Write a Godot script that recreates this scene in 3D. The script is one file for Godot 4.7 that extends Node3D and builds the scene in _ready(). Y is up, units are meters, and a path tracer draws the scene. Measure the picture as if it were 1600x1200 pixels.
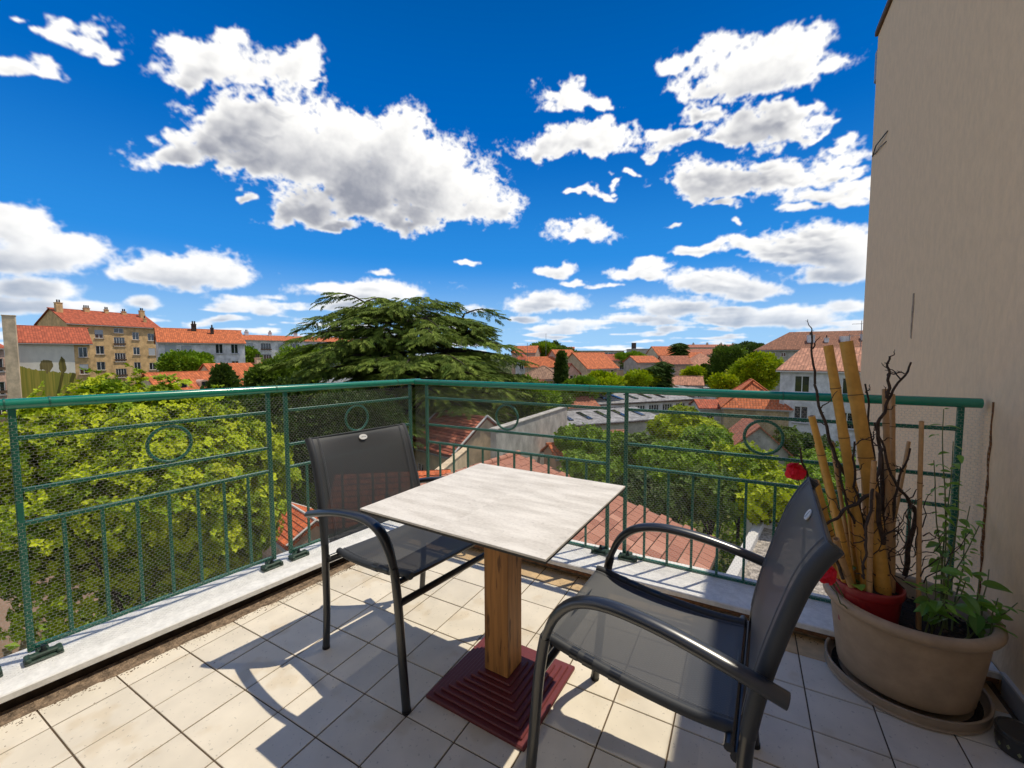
extends Node3D
# A tiled roof terrace with a green railing, a table, two sling chairs and a planter, above a town of tiled roofs and gardens.
# x runs right along the far railing, z towards the camera, y up; the terrace floor is y = 0, the streets lie at GROUND.

const TILE := 0.205
const GROUND := -9.0
const FOCAL := 657.5
var eye := Vector3(1.202, 1.253, 1.034)
var ahead := Vector3.ZERO
var across := Vector3.ZERO
var above := Vector3.ZERO
var rng := RandomNumberGenerator.new()
var M := {}
var X := {}

class Mesher:
	var v := PackedVector3Array()
	var n := PackedVector3Array()
	var t := PackedVector2Array()
	var c := PackedColorArray()
	var ink := Color.WHITE
	var inked := false

	func tri(a: Vector3, b: Vector3, d: Vector3, na: Vector3, nb: Vector3, nd: Vector3, ua := Vector2.ZERO, ub := Vector2.ZERO, ud := Vector2.ZERO) -> void:
		if (b - a).cross(d - a).dot(na + nb + nd) > 0.0:
			v.append_array([a, d, b]); n.append_array([na, nd, nb]); t.append_array([ua, ud, ub])
		else:
			v.append_array([a, b, d]); n.append_array([na, nb, nd]); t.append_array([ua, ub, ud])
		if inked:
			c.append_array([ink, ink, ink])

	func flat_tri(a: Vector3, b: Vector3, d: Vector3, towards: Vector3) -> void:
		var m := (b - a).cross(d - a).normalized()
		if m.dot(towards) < 0.0:
			m = -m
		tri(a, b, d, m, m, m)

	# a b d e go round; towards tells which side is out; the uv is metres from a along ab and ae
	func quad(a: Vector3, b: Vector3, d: Vector3, e: Vector3, towards: Vector3, start := Vector2.ZERO) -> void:
		var m := (d - a).cross(e - b).normalized()
		if m.dot(towards) < 0.0:
			m = -m
		var x := (b - a).normalized()
		var y := m.cross(x)
		if y.dot(e - a) < 0.0:
			y = -y
		var ua := start
		var ub := start + Vector2((b - a).dot(x), (b - a).dot(y))
		var ud := start + Vector2((d - a).dot(x), (d - a).dot(y))
		var ue := start + Vector2((e - a).dot(x), (e - a).dot(y))
		tri(a, b, d, m, m, m, ua, ub, ud)
		tri(a, d, e, m, m, m, ua, ud, ue)

	func box(at: Vector3, size: Vector3, basis := Basis(), bevel := 0.0) -> void:
		var h := size * 0.5
		var b := minf(bevel, minf(h.x, minf(h.y, h.z)) * 0.9)
		for axis in 3:
			var j := (axis + 1) % 3
			var k := (axis + 2) % 3
			for s in [-1.0, 1.0]:
				var p := []
				for q in [[-1, -1], [1, -1], [1, 1], [-1, 1]]:
					var w := Vector3.ZERO
					w[axis] = s * h[axis]
					w[j] = q[0] * (h[j] - b)
					w[k] = q[1] * (h[k] - b)
					p.append(at + basis * w)
				var o := Vector3.ZERO
				o[axis] = s
				quad(p[0], p[1], p[2], p[3], basis * o)
			if b <= 0.0:
				continue
			for s1 in [-1.0, 1.0]:
				for s2 in [-1.0, 1.0]:
					var w1 := Vector3.ZERO
					var w2 := Vector3.ZERO
					w1[j] = s1 * h[j]
					w1[k] = s2 * (h[k] - b)
					w2[j] = s1 * (h[j] - b)
					w2[k] = s2 * h[k]
					var e := Vector3.ZERO
					e[axis] = h[axis] - b
					var o2 := Vector3.ZERO
					o2[j] = s1
					o2[k] = s2
					quad(at + basis * (w1 - e), at + basis * (w1 + e), at + basis * (w2 + e), at + basis * (w2 - e), basis * o2)
		if b > 0.0:
			for sx in [-1.0, 1.0]:
				for sy in [-1.0, 1.0]:
					for sz in [-1.0, 1.0]:
						var g := Vector3(sx, sy, sz)
						var i := h - Vector3.ONE * b
						flat_tri(at + basis * (g * Vector3(h.x, i.y, i.z)), at + basis * (g * Vector3(i.x, h.y, i.z)), at + basis * (g * Vector3(i.x, i.y, h.z)), basis * g)

	func ring(at: Vector3, a: Vector3, b: Vector3, sides: int) -> PackedVector3Array:
		var out := PackedVector3Array()
		for i in sides + 1:
			var w := TAU * i / sides
			out.append(at + a * cos(w) + b * sin(w))
		return out

	# a round bar along points; radii one number per point, or one for all; flat squeezes it along its own up
	func tube(points: PackedVector3Array, radii: PackedFloat32Array, sides := 8, caps := true, hint := Vector3.UP, flat := 1.0) -> void:
		var side := Vector3.ZERO
		var last := PackedVector3Array()
		var lastn := PackedVector3Array()
		var run := 0.0
		for i in points.size():
			var d := (points[mini(i + 1, points.size() - 1)] - points[maxi(i - 1, 0)]).normalized()
			if side == Vector3.ZERO:
				side = hint.cross(d)
				if side.length() < 0.05:
					side = Vector3(0.3, 0.1, 0.9).cross(d)
			side = (side - d * side.dot(d)).normalized()
			var up := d.cross(side)
			var r: float = radii[mini(i, radii.size() - 1)]
			var now := ring(points[i], side * r, up * r * flat, sides)
			var nown := PackedVector3Array()
			for k in sides + 1:
				var w := TAU * k / sides
				nown.append((side * cos(w) * flat + up * sin(w)).normalized())
			if i > 0:
				var step := points[i].distance_to(points[i - 1])
				for k in sides:
					var u0 := float(k) / sides * TAU * r
					var u1 := float(k + 1) / sides * TAU * r
					tri(last[k], last[k + 1], now[k + 1], lastn[k], lastn[k + 1], nown[k + 1], Vector2(u0, run), Vector2(u1, run), Vector2(u1, run + step))
					tri(last[k], now[k + 1], now[k], lastn[k], nown[k + 1], nown[k], Vector2(u0, run), Vector2(u1, run + step), Vector2(u0, run + step))
				run += step
			if caps and (i == 0 or i == points.size() - 1):
				var o := -d if i == 0 else d
				for k in sides:
					tri(points[i], now[k], now[k + 1], o, o, o)
			last = now
			lastn = nown

	func bar(a: Vector3, b: Vector3, r: float, sides := 8) -> void:
		tube(PackedVector3Array([a, b]), PackedFloat32Array([r]), sides)

	# profile of (radius, height) turned round the y axis at a place
	func lathe(profile: PackedVector2Array, at := Vector3.ZERO, sides := 32, stretch := Vector2.ONE) -> void:
		for i in profile.size() - 1:
			var p := profile[i]
			var q := profile[i + 1]
			var e := (q - p).normalized()
			var m := Vector2(e.y, -e.x)
			for k in sides:
				var w0 := TAU * k / sides
				var w1 := TAU * (k + 1) / sides
				var d0 := Vector3(cos(w0) * stretch.x, 0, sin(w0) * stretch.y)
				var d1 := Vector3(cos(w1) * stretch.x, 0, sin(w1) * stretch.y)
				var n0 := (d0 * m.x + Vector3.UP * m.y).normalized()
				var n1 := (d1 * m.x + Vector3.UP * m.y).normalized()
				var a := at + d0 * p.x + Vector3.UP * p.y
				var b := at + d1 * p.x + Vector3.UP * p.y
				var d := at + d1 * q.x + Vector3.UP * q.y
				var g := at + d0 * q.x + Vector3.UP * q.y
				if p.x > 1e-5:
					tri(a, b, d, n0, n1, n1, Vector2(w0 * p.x, p.y), Vector2(w1 * p.x, p.y), Vector2(w1 * q.x, q.y))
				if q.x > 1e-5:
					tri(a, d, g, n0, n1, n0, Vector2(w0 * p.x, p.y), Vector2(w1 * q.x, q.y), Vector2(w0 * q.x, q.y))

	# a flat outline in the x y plane of a frame, given thickness along its z
	func slab(outline: PackedVector2Array, frame: Transform3D, thick: float, bevel := 0.0) -> void:
		var top := outline
		if bevel > 0.0:
			var shrunk := Geometry2D.offset_polygon(outline, -bevel)
			if shrunk.size() == 1 and shrunk[0].size() == outline.size():
				top = match_start(outline, shrunk[0])
			else:
				bevel = 0.0
		var f := func(p: Vector2, z: float) -> Vector3: return frame * Vector3(p.x, p.y, z)
		var zn := frame.basis.z.normalized()
		var ids := Geometry2D.triangulate_polygon(top)
		for i in range(0, ids.size(), 3):
			var a := top[ids[i]]
			var b := top[ids[i + 1]]
			var d := top[ids[i + 2]]
			tri(f.call(a, thick), f.call(b, thick), f.call(d, thick), zn, zn, zn, a, b, d)
		ids = Geometry2D.triangulate_polygon(outline)
		for i in range(0, ids.size(), 3):
			var a := outline[ids[i]]
			var b := outline[ids[i + 1]]
			var d := outline[ids[i + 2]]
			tri(f.call(a, 0.0), f.call(b, 0.0), f.call(d, 0.0), -zn, -zn, -zn, a, b, d)
		var mid := Vector2.ZERO
		for p in outline:
			mid += p / outline.size()
		var ccw := not Geometry2D.is_polygon_clockwise(outline)
		for i in outline.size():
			var k := (i + 1) % outline.size()
			var e := (outline[k] - outline[i]).normalized()
			var o2 := Vector2(e.y, -e.x) if ccw else Vector2(-e.y, e.x)
			var o := frame.basis * Vector3(o2.x, o2.y, 0)
			quad(f.call(outline[i], 0.0), f.call(outline[k], 0.0), f.call(outline[k], thick - bevel), f.call(outline[i], thick - bevel), o)
			if bevel > 0.0:
				quad(f.call(outline[i], thick - bevel), f.call(outline[k], thick - bevel), f.call(top[k], thick), f.call(top[i], thick), o + zn)

	func match_start(a: PackedVector2Array, b: PackedVector2Array) -> PackedVector2Array:
		var out := PackedVector2Array()
		for p in a:
			var best := b[0]
			for q in b:
				if q.distance_squared_to(p) < best.distance_squared_to(p):
					best = q
			out.append(best)
		return out

	func mesh() -> ArrayMesh:
		var a := []
		a.resize(Mesh.ARRAY_MAX)
		a[Mesh.ARRAY_VERTEX] = v
		a[Mesh.ARRAY_NORMAL] = n
		a[Mesh.ARRAY_TEX_UV] = t
		if inked:
			a[Mesh.ARRAY_COLOR] = c
		var m := ArrayMesh.new()
		if v.size():
			m.add_surface_from_arrays(Mesh.PRIMITIVE_TRIANGLES, a)
		return m


func put(parent: Node, called: String, shape, m: Material, label := "") -> MeshInstance3D:
	var o := MeshInstance3D.new()
	o.name = called
	o.mesh = shape.mesh() if shape is Mesher else shape
	o.material_override = m
	parent.add_child(o, true)
	if label:
		o.set_meta("label", label)
	return o

func tag(o: Node, label: String, category: String, group := "", kind := "") -> void:
	o.set_meta("label", label)
	o.set_meta("category", category)
	if group:
		o.set_meta("group", group)
	if kind:
		o.set_meta("kind", kind)

func thing(called: String, label: String, category: String, at := Vector3.ZERO, turn := 0.0, group := "", kind := "") -> Node3D:
	var o := Node3D.new()
	o.name = called
	o.position = at
	o.rotation.y = turn
	add_child(o, true)
	tag(o, label, category, group, kind)
	return o

func scatter(parent: Node, called: String, shape: Mesh, m: Material, where: Array, tints: Array) -> MultiMeshInstance3D:
	var mm := MultiMesh.new()
	mm.transform_format = MultiMesh.TRANSFORM_3D
	mm.use_colors = true
	mm.mesh = shape
	mm.instance_count = where.size()
	for i in where.size():
		mm.set_instance_transform(i, where[i])
		mm.set_instance_color(i, tints[i % tints.size()])
	var o := MultiMeshInstance3D.new()
	o.name = called
	o.multimesh = mm
	o.material_override = m
	o.set_meta("kind", "stuff")
	parent.add_child(o, true)
	return o

# the place that a direction of sight (in pixels of a 1600 x 1200 frame) reaches at a depth in metres
func at(px: float, py: float, depth: float) -> Vector3:
	return eye + (ahead + across * ((px - 800.0) / FOCAL) + above * ((600.0 - py) / FOCAL)) * depth

func on_ground(px: float, depth: float, y := GROUND) -> Vector3:
	var p := at(px, 556, depth)
	return Vector3(p.x, y, p.z)

func rnd(a: float, b: float) -> float:
	return rng.randf_range(a, b)

func lin(r: float, g: float, b: float) -> Color:
	return Color(r, g, b).linear_to_srgb()

func noise_picture(seed_: int, freq: float, octaves: int, lo: float, hi: float, side := 256, kind := 1, gain := 0.5) -> ImageTexture:
	var f := FastNoiseLite.new()
	f.seed = seed_
	f.frequency = freq
	f.noise_type = [FastNoiseLite.TYPE_SIMPLEX, FastNoiseLite.TYPE_SIMPLEX_SMOOTH, FastNoiseLite.TYPE_CELLULAR, FastNoiseLite.TYPE_VALUE][kind]
	f.fractal_octaves = octaves
	f.fractal_gain = gain
	var im := f.get_seamless_image(side, side)
	var b := im.get_data()
	for i in b.size():
		b[i] = int(clampf((lo + (hi - lo) * b[i] / 255.0) * 255.0, 0, 255))
	return ImageTexture.create_from_image(Image.create_from_data(side, side, false, Image.FORMAT_L8, b))

func paint(color: Color, rough := 0.8, o := {}) -> StandardMaterial3D:
	var m := StandardMaterial3D.new()
	m.albedo_color = color
	m.roughness = rough
	m.metallic = o.get("metal", 0.0)
	m.metallic_specular = o.get("spec", 0.5)
	m.cull_mode = BaseMaterial3D.CULL_DISABLED
	if o.has("tex"):
		m.albedo_texture = o.tex
	if o.has("bump"):
		m.heightmap_enabled = true
		m.heightmap_texture = o.bump
		m.heightmap_scale = o.get("deep", 0.3)
	if o.has("world"):
		m.uv1_triplanar = true
		m.uv1_world_triplanar = true
		m.uv1_scale = Vector3.ONE * o.world
	if o.has("own"):
		m.uv1_triplanar = true
		m.uv1_scale = Vector3.ONE * o.own
	if o.has("world3"):
		m.uv1_triplanar = true
		m.uv1_world_triplanar = true
		m.uv1_scale = o.world3
	if o.has("own3"):
		m.uv1_triplanar = true
		m.uv1_scale = o.own3
	if o.has("uv"):
		m.uv1_scale = Vector3(o.uv.x, o.uv.y, 1)
	if o.has("tint"):
		m.vertex_color_use_as_albedo = true
	if o.has("back"):
		m.backlight_enabled = true
		m.backlight = o.back
	if o.has("alpha"):
		m.transparency = BaseMaterial3D.TRANSPARENCY_ALPHA
		m.albedo_color.a = o.alpha
	if o.has("coat"):
		m.clearcoat_enabled = true
		m.clearcoat = o.coat
		m.clearcoat_roughness = 0.15
	if o.has("sheen"):
		m.rim_enabled = true
		m.rim = o.sheen
	return m

func set_view() -> void:
	var yaw := -0.505694
	var pitch := -0.0665
	var roll := -0.00236
	ahead = Vector3(sin(yaw) * cos(pitch), sin(pitch), -cos(yaw) * cos(pitch))
	var level := Vector3(cos(yaw), 0, sin(yaw))
	var up0 := level.cross(ahead)
	across = level * cos(roll) + up0 * sin(roll)
	above = up0 * cos(roll) - level * sin(roll)
	var cam := Camera3D.new()
	cam.name = "camera"
	cam.transform = Transform3D(Basis(across, above, -ahead), eye)
	cam.fov = rad_to_deg(2.0 * atan(600.0 / FOCAL))
	cam.near = 0.05
	cam.far = 4000.0
	add_child(cam)
	var e := Environment.new()
	e.background_mode = Environment.BG_SKY
	var pan := PanoramaSkyMaterial.new()
	pan.panorama = make_sky()
	e.sky = Sky.new()
	e.sky.sky_material = pan
	e.background_energy_multiplier = 0.92
	e.tonemap_mode = Environment.TONE_MAPPER_LINEAR
	e.tonemap_exposure = 1.4
	e.sdfgi_enabled = true
	e.ssao_enabled = true
	e.ssil_enabled = true
	var we := WorldEnvironment.new()
	we.name = "world_environment"
	we.environment = e
	add_child(we)
	var sun := DirectionalLight3D.new()
	sun.name = "sun"
	sun.light_color = Color(1.0, 0.96, 0.88)
	sun.light_energy = 0.83
	sun.light_angular_distance = 0.5
	sun.shadow_enabled = true
	sun.transform = Transform3D(Basis.looking_at(-Vector3(0.262, 1.0, -0.378).normalized(), Vector3(0, 0, 1)), Vector3(0, 30, 0))
	add_child(sun)

# ---- sky: blue air and cumulus, worked out for every direction ----
var puffs := PackedFloat32Array([
	-57.3,25.2,0.172,-0.007,-0.063,0.278,  -52.7,23.4,0.119,-0.004,-0.038,0.221,  -45.3,22.0,0.116,-0.003,-0.024,0.224,  -39.0,20.4,0.124,-0.002,-0.013,0.226,
	-32.3,18.9,0.208,-0.001,-0.005,0.321,  -60.8,24.5,0.408,-0.017,-0.118,0.464,  -67.1,20.4,0.399,-0.019,-0.151,0.556,  -63.5,21.8,0.477,-0.021,-0.138,0.542,
	-43.7,25.8,0.236,-0.005,-0.039,0.350,  -38.1,24.6,0.268,-0.004,-0.024,0.376,  -59.4,21.3,0.216,-0.008,-0.077,0.364,  -48.5,19.0,0.128,-0.003,-0.041,0.359,
	-42.3,17.0,0.216,-0.004,-0.035,0.520,  -63.2,28.9,0.227,-0.011,-0.130,0.399,  -65.3,29.4,0.395,-0.019,-0.233,0.649,  -59.0,29.9,0.268,-0.011,-0.198,0.693,
	-54.5,30.8,0.434,-0.016,-0.209,0.862,  -64.9,26.7,0.595,-0.028,-0.285,0.882,  -53.0,29.8,0.928,-0.032,-0.401,1.825,  -61.9,31.6,0.683,-0.032,-0.353,1.047,
	-72.8,27.5,0.487,-0.027,-0.447,1.017,  -76.4,23.9,0.841,-0.047,-0.574,1.311,  -77.1,26.4,1.561,-0.091,-1.466,2.976,  -75.3,26.4,1.611,-0.092,-1.059,2.292,
	-71.5,27.0,1.274,-0.068,-0.993,2.403,  -55.0,16.5,0.218,-0.007,-0.090,0.663,  -50.8,15.9,0.374,-0.011,-0.136,1.272,  -60.5,17.6,1.429,-0.056,-0.318,1.739,
	-77.9,10.7,0.399,-0.021,-0.098,0.471,  -75.4,9.3,0.265,-0.013,-0.093,0.554,  -79.0,8.5,0.263,-0.014,-0.096,0.557,  -66.3,8.7,0.163,-0.007,-0.052,0.462,
	-63.0,8.4,0.296,-0.012,-0.058,0.606,  -69.7,8.1,0.343,-0.016,-0.078,0.663,  -77.0,6.1,0.292,-0.015,-0.084,0.741,  -78.6,4.2,0.185,-0.010,-0.084,1.008,
	-70.1,5.5,0.542,-0.025,-0.098,1.208,  -74.2,4.7,0.277,-0.014,-0.083,1.046,  -59.1,5.4,0.433,-0.015,-0.054,1.049,  -48.8,8.2,0.133,-0.003,-0.028,0.580,
	-44.9,7.9,0.205,-0.004,-0.023,0.623,  -52.8,8.6,0.313,-0.009,-0.093,1.464,  -46.4,10.6,0.466,-0.011,-0.102,1.834,  -50.3,6.3,0.299,-0.008,-0.051,1.273,
	-21.4,29.8,0.281,0.002,0.045,0.667,  -16.9,29.4,0.479,0.007,0.100,0.933,  -20.5,25.8,0.142,0.001,0.041,0.615,  -23.0,25.0,0.195,0.001,0.038,0.835,
	-16.1,26.1,0.368,0.005,0.073,0.714,  -19.7,20.9,0.590,0.005,0.107,1.764,  -16.8,20.1,0.548,0.007,0.134,1.759,  -15.6,20.9,1.114,0.016,0.249,2.862,
	-20.0,15.4,0.201,0.002,0.026,0.593,  -22.5,11.3,0.401,0.002,0.025,1.032,  -34.5,12.7,0.671,-0.006,-0.039,2.090,  -24.2,6.9,0.151,0.000,0.007,0.596,
	-0.0,29.3,0.145,0.005,0.113,0.411,  -3.9,28.3,0.196,0.006,0.142,0.635,  3.0,30.1,0.302,0.012,0.210,0.665,  -8.2,31.7,0.492,0.013,0.170,0.846,
	5.7,28.0,0.454,0.019,0.402,1.228,  0.8,24.4,0.184,0.006,0.165,0.688,  4.1,24.6,0.378,0.015,0.328,1.196,  -8.8,25.1,0.272,0.006,0.115,0.728,
	-3.8,24.7,0.402,0.012,0.235,1.181,  -1.6,20.0,0.153,0.005,0.082,0.457,  -5.0,20.0,0.229,0.006,0.093,0.603,  4.6,19.6,0.244,0.009,0.186,0.826,
	1.9,21.5,0.387,0.014,0.244,1.101,  8.5,20.2,0.451,0.019,0.260,0.974,  7.0,16.6,0.253,0.010,0.171,0.815,  9.4,17.0,0.406,0.017,0.234,0.997,
	-1.1,15.6,1.306,0.040,0.303,2.095,  6.1,11.9,0.171,0.006,0.066,0.448,  0.6,12.4,0.181,0.006,0.112,0.898,  9.4,10.3,0.324,0.013,0.050,0.348,
	7.9,8.4,0.205,0.008,0.077,0.686,  -3.6,12.8,0.388,0.011,0.167,1.543,  -4.7,8.8,0.165,0.004,0.047,0.662,  -12.3,10.2,0.223,0.004,0.051,0.910,
	-10.7,11.3,0.367,0.007,0.087,1.298,  0.1,7.7,0.203,0.006,0.053,0.686,  -16.3,9.0,0.442,0.006,0.066,1.768,  -7.6,5.9,0.168,0.004,0.030,0.706,
	4.6,4.5,0.197,0.007,0.049,0.881,  2.2,3.9,0.122,0.004,0.043,0.977,  9.1,4.9,0.376,0.015,0.066,0.936,  -2.5,4.0,0.241,0.007,0.045,1.189,
	7.6,28.0,0.825,0.036,1.011,2.880,  5.9,22.9,0.648,0.026,0.608,2.220,  9.8,18.6,0.743,0.032,0.502,1.939,  -3.0,17.9,0.513,0.015,0.283,1.858,
	4.5,15.7,0.520,0.019,0.353,1.950,  -4.9,26.4,0.619,0.018,0.426,2.118,  -11.6,24.0,0.650,0.013,0.249,1.926,  -13.6,22.1,0.688,0.012,0.258,2.455,
	-23.1,30.4,0.780,0.004,0.092,1.689,  -18.0,20.3,0.816,0.009,0.163,2.342,  -5.9,12.4,0.472,0.012,0.142,1.507,  -8.2,15.6,0.873,0.020,0.289,2.766,
	-20.4,9.7,0.604,0.005,0.057,2.047,  -12.2,4.6,0.181,0.003,0.036,1.362,  -20.4,4.3,0.237,0.002,0.020,1.481,  -27.2,4.8,0.387,-0.000,0.008,1.678,
	-37.5,4.8,0.297,-0.004,-0.020,1.979,  -66.0,3.6,0.455,-0.019,-0.081,1.831,  -63.1,4.1,0.339,-0.013,-0.092,2.023])
const SKY_W := 4096
const SKY_H := 2048
const GRID := 4
var field := PackedFloat32Array()
var sky_rows := []
var cloud_noise := FastNoiseLite.new()
var edge_noise := FastNoiseLite.new()
var bank_noise := FastNoiseLite.new()

func lay_puff(az: float, el: float, a: float, b: float, c: float, d: float) -> void:
	var gw := SKY_W / GRID
	var gh := SKY_H / GRID / 2
	var per := 360.0 / gw
	a *= 0.84
	b *= 0.84
	c *= 0.84
	d *= 0.84
	var det := absf(a * d - b * c)
	var rx := (absf(d) + absf(b)) / det * 1.35
	var ry := (absf(a) + absf(c)) / det * 1.35
	var k := cos(deg_to_rad(el))
	for row in range(maxi(0, int((90.0 - el - ry) / per)), mini(gh, int((90.0 - el + ry) / per) + 1)):
		var dy := 90.0 - (row + 0.5) * per - el
		if dy < 0.0:
			dy *= 1.25
		for col in range(int(floor((az - rx / k) / per)), int(ceil((az + rx / k) / per)) + 1):
			var dx := ((col + 0.5) * per - az) * k
			var q := Vector2(a * dx + b * dy, c * dx + d * dy).length()
			var g := 1.0 - q
			if g > -0.4:
				var i := row * gw + posmod(col, gw)
				var f := field[i]
				field[i] = maxf(f, g) + 0.22 * maxf(0.0, minf(f, g))

# how much cloud there is in a direction: below 0 none
func cloud_at(u: float, v: float, fine: bool) -> float:
	var gw := SKY_W / GRID
	var gh := SKY_H / GRID / 2
	var az := u / SKY_W * TAU
	var el := (0.5 - v / SKY_H) * PI
	var d := Vector3(sin(az) * cos(el), sin(el), -cos(az) * cos(el))
	var low := clampf(el / 0.35, 0.25, 1.0)
	var w1 := cloud_noise.get_noise_3d(d.x, d.y * 1.4, d.z)
	var w2 := cloud_noise.get_noise_3d(d.x + 7.0, d.y * 1.4, d.z)
	var x := u / GRID - 0.5 + w1 * 9.0 * low
	var y := clampf(v / GRID - 0.5 + w2 * 7.0 * low, 0.0, gh - 1.001)
	var x0 := int(floor(x))
	var y0 := int(y)
	var fx := x - x0
	var fy := y - y0
	var xa := posmod(x0, gw)
	var xb := posmod(x0 + 1, gw)
	var f := lerpf(lerpf(field[y0 * gw + xa], field[y0 * gw + xb], fx), lerpf(field[(y0 + 1) * gw + xa], field[(y0 + 1) * gw + xb], fx), fy)
	if el < 0.17:
		# rows of far cumulus, drawn together towards the horizon
		var p := Vector3(d.x, 0, d.z) / (d.y + 0.06)
		var far := bank_noise.get_noise_3d(p.x, p.z, 7.0) * 1.6 + 0.10
		f = maxf(f, minf(far, 0.5) * smoothstep(0.17, 0.10, el))
	if f < -0.40:
		return -1.0
	var s := f * 0.95 + 0.34 * w1
	if fine:
		var e := edge_noise.get_noise_3d(d.x, d.y * 1.25, d.z)
		s += 0.42 * (0.5 - absf(e) * 1.6) * low + 0.12 * edge_noise.get_noise_3d(d.x * 2.7, d.y * 3.2, d.z * 2.7)
	else:
		s += 0.05
	return s - 0.17

func sky_colour(u: float, v: float) -> Color:
	var el := 90.0 - v / SKY_H * 180.0
	# deep blue overhead, paler low down
	var air := Color(0.261, 0.462, 0.688).lerp(Color(0.021, 0.205, 0.571), smoothstep(0.5, 13.0, el))
	air = air.lerp(Color(0.000, 0.099, 0.388), smoothstep(9.0, 28.0, el)).lerp(Color(0.000, 0.063, 0.253), smoothstep(24.0, 46.0, el))
	var s := cloud_at(u, v, true)
	if s <= -0.03:
		var veil := 0.0
		return air.lerp(Color(0.9, 0.93, 0.97), veil)
	# light comes from above and from the right of the terrace: count the cloud it crosses
	var az := u / SKY_W * 360.0
	var side := clampf(sin(deg_to_rad(35.3 - az)) * 0.8, -0.8, 0.8)
	var shade := 0.0
	var near := clampf(el / 14.0, 0.30, 1.0)
	for i in 5:
		var step := (5.0 + 13.0 * i + 2.5 * i * i) * near
		var q := cloud_at(u + side * step, v - step, false)
		shade += clampf(q + 0.05, 0.0, 0.55) * (0.50 - 0.04 * i)
	var deep := cloud_at(u, v, false)
	var dark := smoothstep(0.26, 1.15, shade) * smoothstep(0.0, 0.6, deep)
	var white := Color(0.80, 0.79, 0.765)
	var grey := Color(0.20, 0.215, 0.265)
	if el < 14.0:
		grey = grey.lerp(Color(0.31, 0.385, 0.50), (14.0 - el) / 14.0)
		white = white.lerp(Color(0.72, 0.74, 0.77), (14.0 - el) / 14.0)
	var az2 := u / SKY_W * TAU
	var el2 := deg_to_rad(el)
	var dd := Vector3(sin(az2) * cos(el2), sin(el2), -cos(az2) * cos(el2))
	var puff := edge_noise.get_noise_3d(dd.x * 0.8 + 3.0, dd.y * 0.9, dd.z * 0.8)
	var body := white.lerp(grey, clampf(0.06 * smoothstep(0.0, 0.5, deep) + dark * 0.86 + puff * 0.22 * smoothstep(0.05, 0.6, deep), 0.0, 0.95))
	body.a = 1.0
	return air.lerp(body, smoothstep(-0.03, 0.36, s))

func sky_row(row: int) -> void:
	var out := PackedByteArray()
	out.resize(SKY_W * 3)
	var skip := 8
	var col := 0
	while col < SKY_W:
		var az := (col + 0.5) / SKY_W * 360.0
		var seen := (az > 360.0 - 86.0 or az < 24.0) and row > SKY_H * 0.24
		var step := 1 if seen else skip
		var c := (sky_colour(col + 0.5 * step, row + 0.5) * (1.0 / 0.92)).linear_to_srgb()
		for k in step:
			var i := (col + k) * 3
			out[i] = int(clampf(c.r * 255.0 + 0.5, 0, 255))
			out[i + 1] = int(clampf(c.g * 255.0 + 0.5, 0, 255))
			out[i + 2] = int(clampf(c.b * 255.0 + 0.5, 0, 255))
		col += step
	sky_rows[row] = out

func make_sky() -> ImageTexture:
	var gw := SKY_W / GRID
	var gh := SKY_H / GRID / 2
	field.resize(gw * gh)
	field.fill(-0.6)
	for i in range(0, puffs.size(), 6):
		lay_puff(puffs[i], puffs[i + 1], puffs[i + 2], puffs[i + 3], puffs[i + 4], puffs[i + 5])
	# the rest of the sky, out of the terrace's sight, carries cumulus of the same size and spacing
	var r := RandomNumberGenerator.new()
	r.seed = 51
	for i in 125:
		var az := r.randf_range(34.0, 270.0)
		var el := 4.0 + 50.0 * pow(r.randf(), 1.5)
		for k in 5:
			lay_puff(az + r.randf_range(-9, 9), el + r.randf_range(-2.5, 2.5), 1.0 / r.randf_range(3.5, 8), 0.0, 0.0, 1.0 / r.randf_range(1.6, 3.6))
	cloud_noise.seed = 11
	cloud_noise.noise_type = FastNoiseLite.TYPE_SIMPLEX_SMOOTH
	cloud_noise.frequency = 7.5
	cloud_noise.fractal_octaves = 4
	cloud_noise.fractal_gain = 0.55
	edge_noise.seed = 23
	edge_noise.frequency = 22.0
	edge_noise.fractal_octaves = 5
	edge_noise.fractal_gain = 0.62
	bank_noise.seed = 5
	bank_noise.frequency = 0.55
	bank_noise.fractal_octaves = 4
	sky_rows.resize(SKY_H)
	var half := SKY_H / 2
	var task := WorkerThreadPool.add_group_task(sky_row, half)
	WorkerThreadPool.wait_for_group_task_completion(task)
	var low: PackedByteArray = sky_rows[half - 1]
	var all := PackedByteArray()
	for row in SKY_H:
		all.append_array(sky_rows[row] if row < half else low)
	return ImageTexture.create_from_image(Image.create_from_data(SKY_W, SKY_H, false, Image.FORMAT_RGB8, all))

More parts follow.
